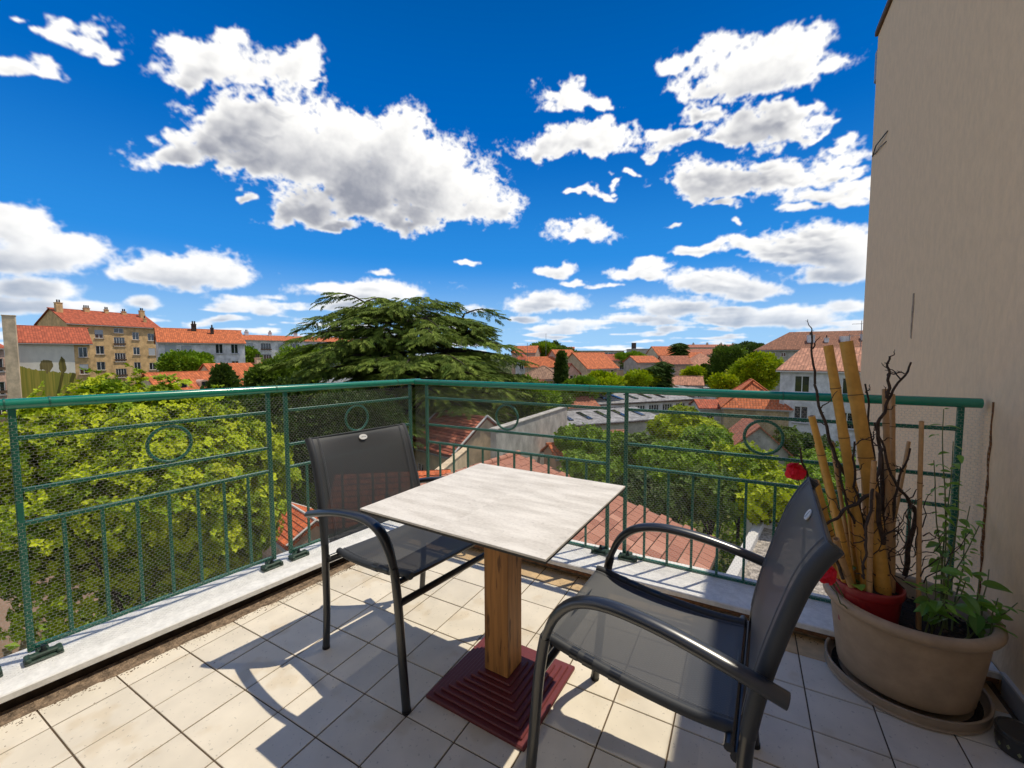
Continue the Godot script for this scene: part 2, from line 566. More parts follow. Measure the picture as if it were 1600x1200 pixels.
# ---- surfaces ----
func roof_pictures() -> Array:
	# eight columns and eight courses of tiles: tone of each tile, and relief
	var side := 256
	var tone := PackedByteArray()
	var tall := PackedByteArray()
	tone.resize(side * side)
	tall.resize(side * side)
	var r := RandomNumberGenerator.new()
	r.seed = 3
	var each := []
	for i in 64:
		each.append(r.randf())
	var f := FastNoiseLite.new()
	f.frequency = 0.03
	for y in side:
		for x in side:
			var cx := x / 32
			var cy := y / 32
			var lx := (x % 32) / 32.0
			var ly := (y % 32) / 32.0
			var k: float = each[cy * 8 + cx]
			var h := 0.35 + 0.4 * sin(lx * PI) * 0.8 + 0.25 * ly
			if lx < 0.08 or ly > 0.94:
				h *= 0.5
			tall[y * side + x] = int(h * 255.0)
			var t := 0.74 + 0.2 * k + 0.09 * f.get_noise_2d(x * 3.0, y * 3.0)
			if lx < 0.07 or ly > 0.92:
				t *= 0.72
			tone[y * side + x] = int(clampf(t, 0, 1) * 255.0)
	return [ImageTexture.create_from_image(Image.create_from_data(side, side, false, Image.FORMAT_L8, tone)), ImageTexture.create_from_image(Image.create_from_data(side, side, false, Image.FORMAT_L8, tall))]

func wood_picture() -> ImageTexture:
	# grain that runs up the picture
	var side := 256
	var f := FastNoiseLite.new()
	f.frequency = 0.02
	f.fractal_octaves = 4
	var b := PackedByteArray()
	b.resize(side * side * 3)
	var dark := Color(0.17, 0.07, 0.02)
	var pale := Color(0.58, 0.265, 0.07)
	for y in side:
		for x in side:
			var w := f.get_noise_3d(x * 1.6 + 10.0 * f.get_noise_2d(x * 0.5, y * 0.6), y * 0.14, 3.0)
			var fine := f.get_noise_3d(x * 14.0, y * 0.5, 90.0)
			var knot := f.get_noise_2d(x * 1.1 + 700.0, y * 0.55)
			var k := clampf(0.60 + 0.60 * w + 0.16 * fine - 0.9 * smoothstep(0.30, 0.6, knot), 0, 1)
			var c := dark.lerp(pale, k).linear_to_srgb()
			var i := (y * side + x) * 3
			b[i] = int(c.r * 255)
			b[i + 1] = int(c.g * 255)
			b[i + 2] = int(c.b * 255)
	return ImageTexture.create_from_image(Image.create_from_data(side, side, false, Image.FORMAT_RGB8, b))

func stone_picture() -> ImageTexture:
	# pale laminate with long soft streaks and a few dark specks
	var side := 512
	var f := FastNoiseLite.new()
	f.frequency = 0.006
	f.fractal_octaves = 5
	f.seed = 8
	var b := PackedByteArray()
	b.resize(side * side * 3)
	var low := Color(0.56, 0.52, 0.46)
	var high := Color(0.82, 0.78, 0.715)
	for y in side:
		for x in side:
			var w := f.get_noise_2d(x * 0.9 + 40.0 * f.get_noise_2d(y * 0.8, 300.0), y * 3.2)
			var fine := f.get_noise_2d(x * 14.0, y * 22.0 + 900.0)
			var c := low.lerp(high, clampf(0.62 + 0.75 * w + 0.3 * fine, 0, 1))
			if f.get_noise_2d(x * 11.0 + 500.0, y * 13.0) > 0.50:
				c = c.darkened(0.2)
			c = c.linear_to_srgb()
			var i := (y * side + x) * 3
			b[i] = int(c.r * 255)
			b[i + 1] = int(c.g * 255)
			b[i + 2] = int(c.b * 255)
	return ImageTexture.create_from_image(Image.create_from_data(side, side, false, Image.FORMAT_RGB8, b))

func weave_picture() -> ImageTexture:
	var side := 64
	var b := PackedByteArray()
	b.resize(side * side)
	for y in side:
		for x in side:
			var over := ((x / 4) + (y / 4)) % 2 == 0
			var k := 0.72 + (0.28 * sin((x % 4 + 0.5) / 4.0 * PI) if over else 0.12 * sin((y % 4 + 0.5) / 4.0 * PI))
			b[y * side + x] = int(k * 255)
	return ImageTexture.create_from_image(Image.create_from_data(side, side, false, Image.FORMAT_L8, b))

func tile_picture() -> ImageTexture:
	# glazed clay: faint clouds, worn patches and a few dark specks
	var side := 512
	var f := FastNoiseLite.new()
	f.frequency = 0.012
	f.fractal_octaves = 4
	f.seed = 77
	var b := PackedByteArray()
	b.resize(side * side * 3)
	for y in side:
		for x in side:
			var k := 0.965 + 0.05 * f.get_noise_2d(x, y)
			var worn := smoothstep(0.22, 0.55, f.get_noise_2d(x * 0.7 + 900.0, y * 0.7))
			var c := Color(k, k, k).lerp(Color(0.90, 0.85, 0.77) * k, worn * 0.35)
			if f.get_noise_2d(x * 9.0 + 300.0, y * 9.0) > 0.56:
				c *= 0.84
			var i := (y * side + x) * 3
			b[i] = int(clampf(c.r, 0, 1) * 255)
			b[i + 1] = int(clampf(c.g, 0, 1) * 255)
			b[i + 2] = int(clampf(c.b, 0, 1) * 255)
	return ImageTexture.create_from_image(Image.create_from_data(side, side, false, Image.FORMAT_RGB8, b))

func make_materials() -> void:
	X.tile = tile_picture()
	X.grain = noise_picture(14, 0.02, 5, 0.945, 1.02, 512, 1, 0.8)
	X.weather = noise_picture(19, 0.010, 6, 0.72, 1.08, 512, 1, 0.68)
	X.fine = noise_picture(1, 0.05, 4, 0.0, 1.0, 256, 1, 0.7)
	M.front = null
	X.mottle = noise_picture(2, 0.012, 5, 0.84, 1.03, 512, 1, 0.62)
	X.speck = noise_picture(4, 0.03, 5, 0.88, 1.04, 256, 1, 0.8)
	X.grime = noise_picture(9, 0.008, 6, 0.5, 1.2, 512, 1, 0.66)
	var roof := roof_pictures()
	X.roof = roof[0]
	X.roof_relief = roof[1]
	X.weave = weave_picture()
	# terrace
	for i in 4:
		var k: float = [1.0, 0.955, 1.03, 0.985][i]
		M["tile%d" % i] = paint(lin(0.83 * k, 0.75 * k, 0.61 * k), 0.42, {"tex": X.tile, "world": 0.9, "spec": 0.4})
	M.tile_stained = paint(lin(0.80, 0.56, 0.30), 0.6, {"tex": X.mottle, "world": 1.3})
	M.grout = paint(lin(0.13, 0.09, 0.055), 0.95, {"tex": X.speck, "world": 4.0})
	M.coping = paint(lin(0.86, 0.85, 0.82), 0.75, {"tex": X.speck, "world": 1.7, "bump": X.fine, "deep": 0.10})
	M.coping_edge = paint(lin(0.36, 0.28, 0.19), 0.9, {"tex": X.grime, "world": 3.0, "bump": X.fine, "deep": 0.3})
	M.mortar = paint(lin(0.36, 0.255, 0.165), 0.95, {"tex": X.grime, "world": 5.0, "bump": X.fine, "deep": 0.8})
	M.gap_shade = paint(lin(0.055, 0.035, 0.022), 0.95, {"tex": X.grime, "world": 3.0})  # near-black paint standing in for the shade under the left coping slab
	M.dirt = paint(lin(0.17, 0.12, 0.08), 0.95, {"tint": true})
	M.wall = paint(lin(0.90, 0.66, 0.405), 0.9, {"tex": X.grain, "world3": Vector3(1.5, 0.65, 1.5), "bump": X.fine, "deep": 0.22})
	M.wall_far = paint(lin(0.88, 0.66, 0.45), 0.9, {"tex": X.grain, "world": 0.42})
	M.front = paint(lin(0.80, 0.74, 0.64), 0.9, {"tex": X.mottle, "world": 0.42})
	M.rust = paint(lin(0.22, 0.10, 0.04), 0.9, {"tex": X.grime, "world": 5.0})
	M.stain = paint(lin(0.42, 0.31, 0.22), 0.95, {"tex": X.grime, "world": 5.0})
	M.zinc = paint(lin(0.20, 0.21, 0.22), 0.5, {"metal": 0.6})
	M.eave = paint(lin(0.10, 0.06, 0.035), 0.8)
	M.skirting = paint(lin(0.33, 0.35, 0.37), 0.35)
	M.skirting_edge = paint(lin(0.62, 0.6, 0.56), 0.7)
	M.rail = paint(lin(0.008, 0.135, 0.088), 0.42, {"tex": X.speck, "world": 5.0, "spec": 0.5})
	M.handrail = paint(lin(0.006, 0.21, 0.135), 0.24, {"coat": 0.5})
	M.clamp = paint(lin(0.030, 0.075, 0.05), 0.6, {"tex": X.grime, "world": 9.0})
	M.bolt = paint(lin(0.02, 0.03, 0.03), 0.5, {"metal": 0.6})
	M.wire = paint(lin(0.55, 0.53, 0.49), 0.45, {"metal": 0.5})
	# furniture
	M.slab = paint(Color.WHITE, 0.55, {"tex": stone_picture(), "uv": Vector2(1.3, 1.3), "spec": 0.35})
	M.slab_edge = paint(lin(0.018, 0.016, 0.015), 0.6)
	M.wood = paint(Color.WHITE, 0.6, {"tex": wood_picture(), "own3": Vector3(4.5, 1.4, 4.5)})
	M.wine = paint(lin(0.17, 0.03, 0.032), 0.5, {"tex": X.speck, "own": 6.0})
	M.frame = paint(lin(0.016, 0.018, 0.021), 0.28, {"spec": 0.6})
	M.arm = paint(lin(0.02, 0.023, 0.028), 0.3, {"spec": 0.7})
	M.sling = paint(lin(0.050, 0.054, 0.062), 0.55, {"tex": X.weave, "uv": Vector2(14, 14), "alpha": 0.945, "spec": 0.6, "sheen": 0.5})
	M.hem = paint(lin(0.032, 0.036, 0.043), 0.6, {"spec": 0.5, "sheen": 0.3})
	M.stitch = paint(lin(0.13, 0.14, 0.16), 0.7)
	M.badge = paint(lin(0.66, 0.66, 0.64), 0.5)
	M.badge_mark = paint(lin(0.09, 0.10, 0.12), 0.6)
	M.cap = paint(lin(0.01, 0.01, 0.01), 0.6)
	# planter
	M.clay = paint(lin(0.50, 0.355, 0.225), 0.62, {"tex": X.mottle, "own": 1.6})
	M.saucer = paint(lin(0.46, 0.345, 0.235), 0.6, {"tex": X.mottle, "own": 1.2})
	M.red_pot = paint(lin(0.30, 0.018, 0.022), 0.35, {"tex": X.speck, "own": 3.0})
	M.soil = paint(lin(0.035, 0.022, 0.014), 1.0, {"tex": X.grime, "world": 6.0, "bump": X.fine, "deep": 1.5})
	M.bark = paint(lin(0.075, 0.05, 0.038), 0.85, {"tex": X.grime, "world": 9.0})
	M.bark_pale = paint(lin(0.30, 0.23, 0.16), 0.8, {"tex": X.grime, "world": 14.0})
	M.bamboo = paint(lin(0.72, 0.38, 0.07), 0.42, {"tex": X.mottle, "own": 3.0})
	M.bamboo_old = paint(lin(0.55, 0.32, 0.14), 0.55, {"tex": X.mottle, "own": 4.0})
	M.node = paint(lin(0.16, 0.085, 0.03), 0.6)
	M.leaf = paint(lin(0.075, 0.16, 0.03), 0.45, {"tint": true, "back": lin(0.5, 0.6, 0.1)})
	M.petal = paint(lin(0.80, 0.012, 0.035), 0.6, {"back": lin(0.7, 0.05, 0.08)})
	M.stem = paint(lin(0.12, 0.15, 0.05), 0.7)
	M.tin = paint(lin(0.03, 0.03, 0.028), 0.3, {"coat": 0.4})
	M.tin_print = paint(lin(0.25, 0.26, 0.12), 0.4)
	# town
	M.glass = paint(lin(0.02, 0.026, 0.032), 0.08, {"spec": 0.8})
	M.shutter = paint(lin(0.40, 0.43, 0.46), 0.7)
	M.joinery = paint(lin(0.72, 0.72, 0.70), 0.6)
	M.sill = paint(lin(0.45, 0.36, 0.26), 0.8)
	M.grey_sill = paint(lin(0.36, 0.35, 0.34), 0.8)
	M.ground = paint(lin(0.15, 0.165, 0.05), 1.0, {"tex": X.grime, "world": 0.13})
	M.trunk = paint(lin(0.085, 0.06, 0.045), 0.95, {"tex": X.grime, "world": 2.0})
	M.foliage = paint(Color.WHITE, 0.5, {"tint": true, "back": lin(0.40, 0.44, 0.08), "spec": 0.35})
	M.needles = paint(Color.WHITE, 0.6, {"tint": true, "back": lin(0.14, 0.16, 0.05), "spec": 0.25})

func plaster(r: float, g: float, b: float) -> StandardMaterial3D:
	return paint(lin(minf(r * 1.32, 0.84), minf(g * 1.32, 0.84), minf(b * 1.32, 0.84)), 0.92, {"tex": X.weather, "world3": Vector3(0.16, 0.10, 0.16)})

func tiling(r: float, g: float, b: float) -> StandardMaterial3D:
	return paint(lin(minf(r * 1.45, 0.85), g * 1.4, b * 1.3), 0.85, {"tex": X.roof, "uv": Vector2(1.0 / 2.2, 1.0 / 2.6), "bump": X.roof_relief, "deep": 6.0})

# ---- the terrace: floor, copings, wall, railings ----
const LEFT_NEAR := Vector3(-1.262, 0, 1.07)   # on the left railing's line, beyond the frame
const LEFT_FAR := Vector3(-0.972, 0, -1.40)
const FAR_Z := -1.385
const WALL_X := 2.07

func left_x(z: float) -> float:
	return lerpf(-1.205, -0.985, (0.57 - z) / 1.94)

func clip_left(poly: PackedVector2Array, inset: float) -> PackedVector2Array:
	# keeps what lies inside the left coping's line
	var out := PackedVector2Array()
	var f := func(p: Vector2) -> float: return p.x - (left_x(p.y) + inset)
	for i in poly.size():
		var a := poly[i]
		var b := poly[(i + 1) % poly.size()]
		var fa: float = f.call(a)
		var fb: float = f.call(b)
		if fa >= 0.0:
			out.append(a)
		if (fa >= 0.0) != (fb >= 0.0):
			out.append(a.lerp(b, fa / (fa - fb)))
	return out

func terrace_floor() -> void:
	var fl := thing("terrace_floor", "cream square floor tiles with dark joints under the table", "floor", Vector3.ZERO, 0, "", "structure")
	var s := Mesher.new()
	s.box(Vector3(0.4, -0.0835, 0.25), Vector3(3.36, 0.16, 3.30))
	put(fl, "floor_slab", s, M.grout)
	var lay := Transform3D(Basis(Vector3.RIGHT, Vector3(0, 0, 1), Vector3(0, -1, 0)), Vector3.ZERO)
	lay.basis = Basis(Vector3.RIGHT, Vector3(0, 0, -1), Vector3.UP)
	var whole := []
	for k in 3:
		var m := Mesher.new()
		var g := 0.0025
		var q := PackedVector2Array([Vector2(g, g), Vector2(TILE - g, g), Vector2(TILE - g, TILE - g), Vector2(g, TILE - g)])
		m.slab(q, Transform3D(lay.basis, Vector3.ZERO), 0.0035 + 0.0004 * k, 0.0012)
		whole.append(m.mesh())
	for row in range(-6, 9):
		for col in range(-6, 10):
			var x0 := col * TILE
			var z0 := row * TILE
			var g := 0.0025
			var q := PackedVector2Array([Vector2(x0 + g, z0 + g), Vector2(x0 + TILE - g, z0 + g), Vector2(x0 + TILE - g, z0 + TILE - g), Vector2(x0 + g, z0 + TILE - g)])
			var cut := clip_left(q, 0.245)
			if cut.size() < 3:
				continue
			var m: Material = M["tile%d" % rng.randi_range(0, 3)]
			if row == -6:
				m = M.tile_stained
			var same := cut.size() == 4
			for p in cut:
				same = same and q.has(p)
			if same:
				var o := put(fl, "tile", whole[rng.randi_range(0, 2)], m)
				o.position = Vector3(x0, -0.0035, z0 + TILE)
			else:
				var flipped := PackedVector2Array()
				for p in cut:
					flipped.append(Vector2(p.x, -p.y))
				var mm := Mesher.new()
				mm.slab(flipped, Transform3D(lay.basis, Vector3(0, -0.0035, 0)), 0.0036)
				put(fl, "tile", mm, m)
	# grit swept up against the copings
	var grit := SphereMesh.new()
	grit.radius = 0.5
	grit.height = 0.8
	grit.radial_segments = 6
	grit.rings = 3
	var where := []
	var tints := []
	for i in 1500:
		var z := rnd(-1.1, 1.1)
		var p := Vector3(left_x(z) + 0.25 + absf(rng.randfn(0, 0.018)), 0.0, z)
		if i % 3 == 0:
			p = Vector3(rnd(-0.7, 2.0), 0.0, -1.165 + absf(rng.randfn(0, 0.012)))
		if rng.randf() < 0.06:
			p += Vector3(rnd(0, 0.25), 0, rnd(0, 0.1))
		var r := rnd(0.0016, 0.0065)
		where.append(Transform3D(Basis.from_euler(Vector3(rnd(0, 6), rnd(0, 6), 0)).scaled(Vector3(r, r * 0.6, r * rnd(0.7, 1.6))), p))
	for i in 40:
		var k := rnd(0.5, 1.5)
		tints.append(Color(k, k * rnd(0.85, 1.0), k * rnd(0.7, 0.95)))
	scatter(fl, "grit", grit, M.dirt, where, tints)

func copings() -> void:
	# left parapet: a rough base set back under a white slab
	var l := thing("left_coping", "white coping slab along the left railing above a dark gap", "coping", Vector3.ZERO, 0, "", "structure")
	var z0 := 1.35
	var z1 := -1.60
	var m := Mesher.new()
	var prof := func(z: float, dx: float) -> Vector2: return Vector2(left_x(z) + dx, -z)
	var up := Basis(Vector3.RIGHT, Vector3(0, 0, -1), Vector3.UP)
	m.slab(PackedVector2Array([prof.call(z0, -0.105), prof.call(z0, 0.190), prof.call(-1.135, 0.205), prof.call(z1, 0.205), prof.call(z1, -0.105)]), Transform3D(up, Vector3(0, 0.052, 0)), 0.026, 0.004)
	put(l, "coping_slab", m, M.coping)
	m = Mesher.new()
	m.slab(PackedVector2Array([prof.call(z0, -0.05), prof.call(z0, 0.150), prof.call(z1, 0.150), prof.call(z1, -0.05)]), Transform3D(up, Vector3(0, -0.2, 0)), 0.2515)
	put(l, "coping_base", m, M.gap_shade)  # the gap's shade is painted into the base colour
	m = Mesher.new()
	var edge := PackedVector2Array([prof.call(z0, 0.16)])
	for k in 60:
		edge.append(prof.call(lerpf(z0, -1.15, k / 59.0), 0.246 + rnd(-0.004, 0.014)))
	edge.append(prof.call(-1.15, 0.16))
	m.slab(edge, Transform3D(up, Vector3(0, -0.004, 0)), 0.0062)
	put(l, "mortar_strip", m, M.mortar)
	var f := thing("far_coping", "white coping slab under the far railing with a rusty front edge", "coping", Vector3.ZERO, 0, "", "structure")
	m = Mesher.new()
	m.slab(PackedVector2Array([Vector2(-0.762, 1.137), Vector2(WALL_X - 0.003, 1.137), Vector2(WALL_X - 0.003, 1.455), Vector2(-0.80, 1.455)]), Transform3D(up, Vector3(0, 0.0525, 0)), 0.025, 0.004)
	put(f, "coping_slab", m, M.coping)
	m = Mesher.new()
	m.box(Vector3(0.64, -0.074, -1.30), Vector3(2.84, 0.25, 0.24))
	put(f, "coping_base", m, M.coping_edge)
	m = Mesher.new()
	m.box(Vector3(0.65, 0.044, -1.1395), Vector3(2.82, 0.014, 0.010))
	put(f, "rusty_flashing", m, M.rust)

func side_wall() -> void:
	var w := thing("house_wall", "tall beige rendered side wall of the house on the terrace's right", "wall", Vector3.ZERO, 0, "", "structure")
	var m := Mesher.new()
	m.box(Vector3(WALL_X + 1.6, -2.57, -0.62), Vector3(3.2, 12.86, 5.9))
	put(w, "render", m, M.wall)
	m = Mesher.new()
	m.box(Vector3(WALL_X + 1.6, 3.875, -0.62), Vector3(3.24, 0.045, 5.94), Basis(), 0.006)
	put(w, "eave_board", m, M.eave)
	m = Mesher.new()
	for k in 3:
		m.box(Vector3(WALL_X + 1.62, 3.913 + 0.03 * k, -0.62), Vector3(3.26 - 0.1 * k, 0.03, 5.96))
	put(w, "roof_edge", m, M.zinc)
	# gutter hopper behind the far corner
	m = Mesher.new()
	m.box(Vector3(WALL_X + 0.06, 3.66, -3.64), Vector3(0.10, 0.26, 0.13), Basis(), 0.012)
	m.box(Vector3(WALL_X + 0.06, 3.50, -3.61), Vector3(0.07, 0.09, 0.07), Basis(), 0.012)
	put(w, "gutter_hopper", m, M.zinc)
	# bent cable bracket on the wall
	m = Mesher.new()
	m.tube(PackedVector3Array([Vector3(WALL_X - 0.002, 2.885, -3.54), Vector3(WALL_X - 0.018, 2.900, -3.36), Vector3(WALL_X - 0.018, 2.885, -3.20), Vector3(WALL_X - 0.002, 2.90, -3.12)]), PackedFloat32Array([0.0045]), 6)
	m.tube(PackedVector3Array([Vector3(WALL_X - 0.004, 2.870, -3.46), Vector3(WALL_X - 0.010, 2.850, -3.28), Vector3(WALL_X - 0.002, 2.835, -3.14)]), PackedFloat32Array([0.0035]), 6)
	put(w, "cable_bracket", m, M.bolt)
	# a damp streak and the torn edge where the wire netting is fixed
	m = Mesher.new()
	m.slab(PackedVector2Array([Vector2(-0.012, -0.16), Vector2(0.006, -0.17), Vector2(0.018, 0.02), Vector2(0.014, 0.10), Vector2(-0.008, 0.10), Vector2(-0.014, 0.0)]), Transform3D(Basis(Vector3(0, 0, 1), Vector3.UP, Vector3(-1, 0, 0)), Vector3(WALL_X + 0.0005, 1.52, -2.35)), 0.003)
	put(w, "damp_streak", m, M.stain)
	m = Mesher.new()
	var pts := PackedVector3Array()
	var rad := PackedFloat32Array()
	for k in 24:
		pts.append(Vector3(WALL_X - 0.001, 0.10 + 0.042 * k, -1.345 + rnd(-0.006, 0.006)))
		rad.append(rnd(0.003, 0.0075))
	m.tube(pts, rad, 6)
	put(w, "rusty_netting_edge", m, M.rust)
	var sk := thing("wall_skirting", "row of grey skirting tiles with a pale top along the beige wall", "skirting", Vector3.ZERO, 0, "", "structure")
	for k in 12:
		m = Mesher.new()
		m.box(Vector3(WALL_X - 0.0052, 0.041, -1.02 + 0.203 * k), Vector3(0.010, 0.080, 0.199), Basis(), 0.002)
		put(sk, "skirting_tile", m, M.skirting)
	m = Mesher.new()
	m.box(Vector3(WALL_X - 0.0068, 0.086, 0.1), Vector3(0.0135, 0.009, 2.45))
	put(sk, "skirting_edge", m, M.skirting_edge)
	# the rest of the house that the terrace belongs to
	var h := thing("house_below", "pale storeys of the house carrying the terrace", "wall", Vector3.ZERO, 0, "", "structure")
	m = Mesher.new()
	m.slab(PackedVector2Array([Vector2(left_x(1.35) - 0.05, -1.35), Vector2(2.05, -1.35), Vector2(2.05, 1.43), Vector2(left_x(-1.4) - 0.05, 1.43)]), Transform3D(Basis(Vector3.RIGHT, Vector3(0, 0, -1), Vector3.UP), Vector3(0, GROUND, 0)), -GROUND - 0.21)
	put(h, "render", m, M.wall_far)
	var b := thing("house_front", "beige rendered front of the house with a glazed door behind the terrace", "wall", Vector3.ZERO, 0, "", "structure")
	m = Mesher.new()
	facade(m, Vector3(2.06, 0, 2.05), Vector3.LEFT, Vector3.UP, 4.2, 3.85, [Rect2(1.0, 0.0, 1.8, 2.2)], 0.12, Vector3(0, 0, -1))
	m.box(Vector3(0.0, 1.9, 2.3), Vector3(4.2, 3.9, 0.1))
	put(b, "render", m, M.front)
	m = Mesher.new()
	m.box(Vector3(0.16, 1.09, 2.14), Vector3(1.7, 2.1, 0.02))
	put(b, "pane", m, M.glass)

func green_bars(o: Node3D, a: Vector3, along: Vector3, from: float, to: float, first: float, pitch: float, rings: Array, dy := 0.0) -> void:
	var p := func(s: float, y: float) -> Vector3: return a + along * s + Vector3.UP * y
	var turn := Basis(along, Vector3.UP, along.cross(Vector3.UP))
	for s in [from, to]:
		var m := Mesher.new()
		m.box(p.call(s, 0.56 + dy), Vector3(0.020, 0.98, 0.020), turn, 0.003)
		put(o, "post", m, M.rail)
	for y in [0.945, 0.745, 0.615, 0.085 + dy]:
		var m := Mesher.new()
		m.box(p.call((from + to) / 2, y), Vector3(to - from - 0.02, 0.016, 0.015), turn, 0.002)
		put(o, "rail", m, M.rail)
	var s := from + first
	while s < to - 0.03:
		var m := Mesher.new()
		m.box(p.call(s, (0.607 + 0.093 + dy) / 2), Vector3(0.0125, 0.514 - dy, 0.0125), turn, 0.0015)
		put(o, "baluster", m, M.rail)
		s += pitch
	for c in rings:
		var m := Mesher.new()
		var pts := PackedVector3Array()
		for k in 33:
			pts.append(p.call(c + 0.083 * cos(TAU * k / 32.0), 0.845 + 0.083 * sin(TAU * k / 32.0)))
		m.tube(pts, PackedFloat32Array([0.0075]), 8, false, along.cross(Vector3.UP))
		put(o, "ring", m, M.rail)

func foot_clamp(o: Node3D, at_: Vector3, along: Vector3, inward: Vector3, flip: float) -> void:
	var turn := Basis(along, Vector3.UP, along.cross(Vector3.UP))
	var m := Mesher.new()
	var c := at_ + along * (0.028 * flip) + inward * 0.035
	m.box(c + Vector3.UP * 0.006, Vector3(0.105, 0.012, 0.048), turn, 0.003)
	m.box(c + Vector3.UP * 0.020, Vector3(0.085, 0.018, 0.030), turn, 0.005)
	m.box(c + Vector3.UP * 0.016 - inward * 0.03, Vector3(0.035, 0.03, 0.04), turn, 0.004)
	for s in [-1.0, 1.0]:
		m.box(c + along * (s * 0.042) + Vector3.UP * 0.018, Vector3(0.018, 0.016, 0.052), turn, 0.004)
	var q := put(o, "foot_clamp", m, M.clamp)
	m = Mesher.new()
	m.bar(c + Vector3.UP * 0.028, c + Vector3.UP * 0.052, 0.0065, 8)
	m.bar(c + Vector3.UP * 0.028, c + Vector3.UP * 0.035, 0.011, 6)
	put(q, "bolt", m, M.bolt)

func netting(called: String, label: String, a: Vector3, along: Vector3, length: float, inward: Vector3, bulge: float) -> void:
	# hexagonal wire netting inside the bars, its foot folded on to the coping
	var m := Mesher.new()
	var cw := 0.0188
	var rh := 0.0056
	var f := FastNoiseLite.new()
	f.frequency = 2.2
	var spot := func(s: float, y: float) -> Vector3:
		var wob := f.get_noise_3d(s, y, 4.0) * 0.010
		var out := inward * (0.014 + wob)
		var yy := y
		if y < 0.09:
			out = inward * (0.014 + wob * 0.4 + (0.09 - y) * 0.95)
			yy = 0.088 + f.get_noise_3d(s * 3.0, y * 3.0, 9.0) * 0.004
		if bulge > 0.0 and s > length - 0.12:
			out += inward * 0.045 * sin((s - length + 0.12) / 0.12 * PI * 0.5)
		return a + along * (s + f.get_noise_3d(s, y, 40.0) * 0.006) + Vector3.UP * (yy + f.get_noise_3d(s, y, 70.0) * 0.005) + out
	var r := 0.00031
	var rows := int(1.06 / (rh * 2.0))
	var cols := int(length / cw)
	for row in rows:
		var y := -0.02 + row * rh * 2.0
		var shift := 0.5 if row % 2 else 0.0
		for col in cols:
			var s := (col + shift) * cw
			# the flat wires lie along the netting: two slanted wires and one twisted wire for each mesh
			var p0: Vector3 = spot.call(s, y)
			var p1: Vector3 = spot.call(s + cw * 0.5, y + rh * 0.55)
			var p2: Vector3 = spot.call(s + cw, y)
			var p3: Vector3 = spot.call(s + cw * 0.5, y + rh * 2.0)
			wire(m, p0, p1, r, inward)
			wire(m, p1, p2, r, inward)
			wire(m, p1, p3, r * 1.5, inward)
	var o := put(self, called, m, M.wire)
	tag(o, label, "wire netting")

func wire(m: Mesher, a: Vector3, b: Vector3, r: float, inward: Vector3) -> void:
	var d := (b - a).normalized()
	var s := d.cross(inward).normalized()
	var n0 := inward
	var p := s * r
	var q := inward * r
	# three faces are enough for so thin a wire
	for k in 3:
		var w0 := TAU * k / 3.0
		var w1 := TAU * (k + 1) / 3.0
		var e0 := p * cos(w0) + q * sin(w0)
		var e1 := p * cos(w1) + q * sin(w1)
		var o := (e0 + e1).normalized()
		m.tri(a + e0, a + e1, b + e1, o, o, o)
		m.tri(a + e0, b + e1, b + e0, o, o, o)

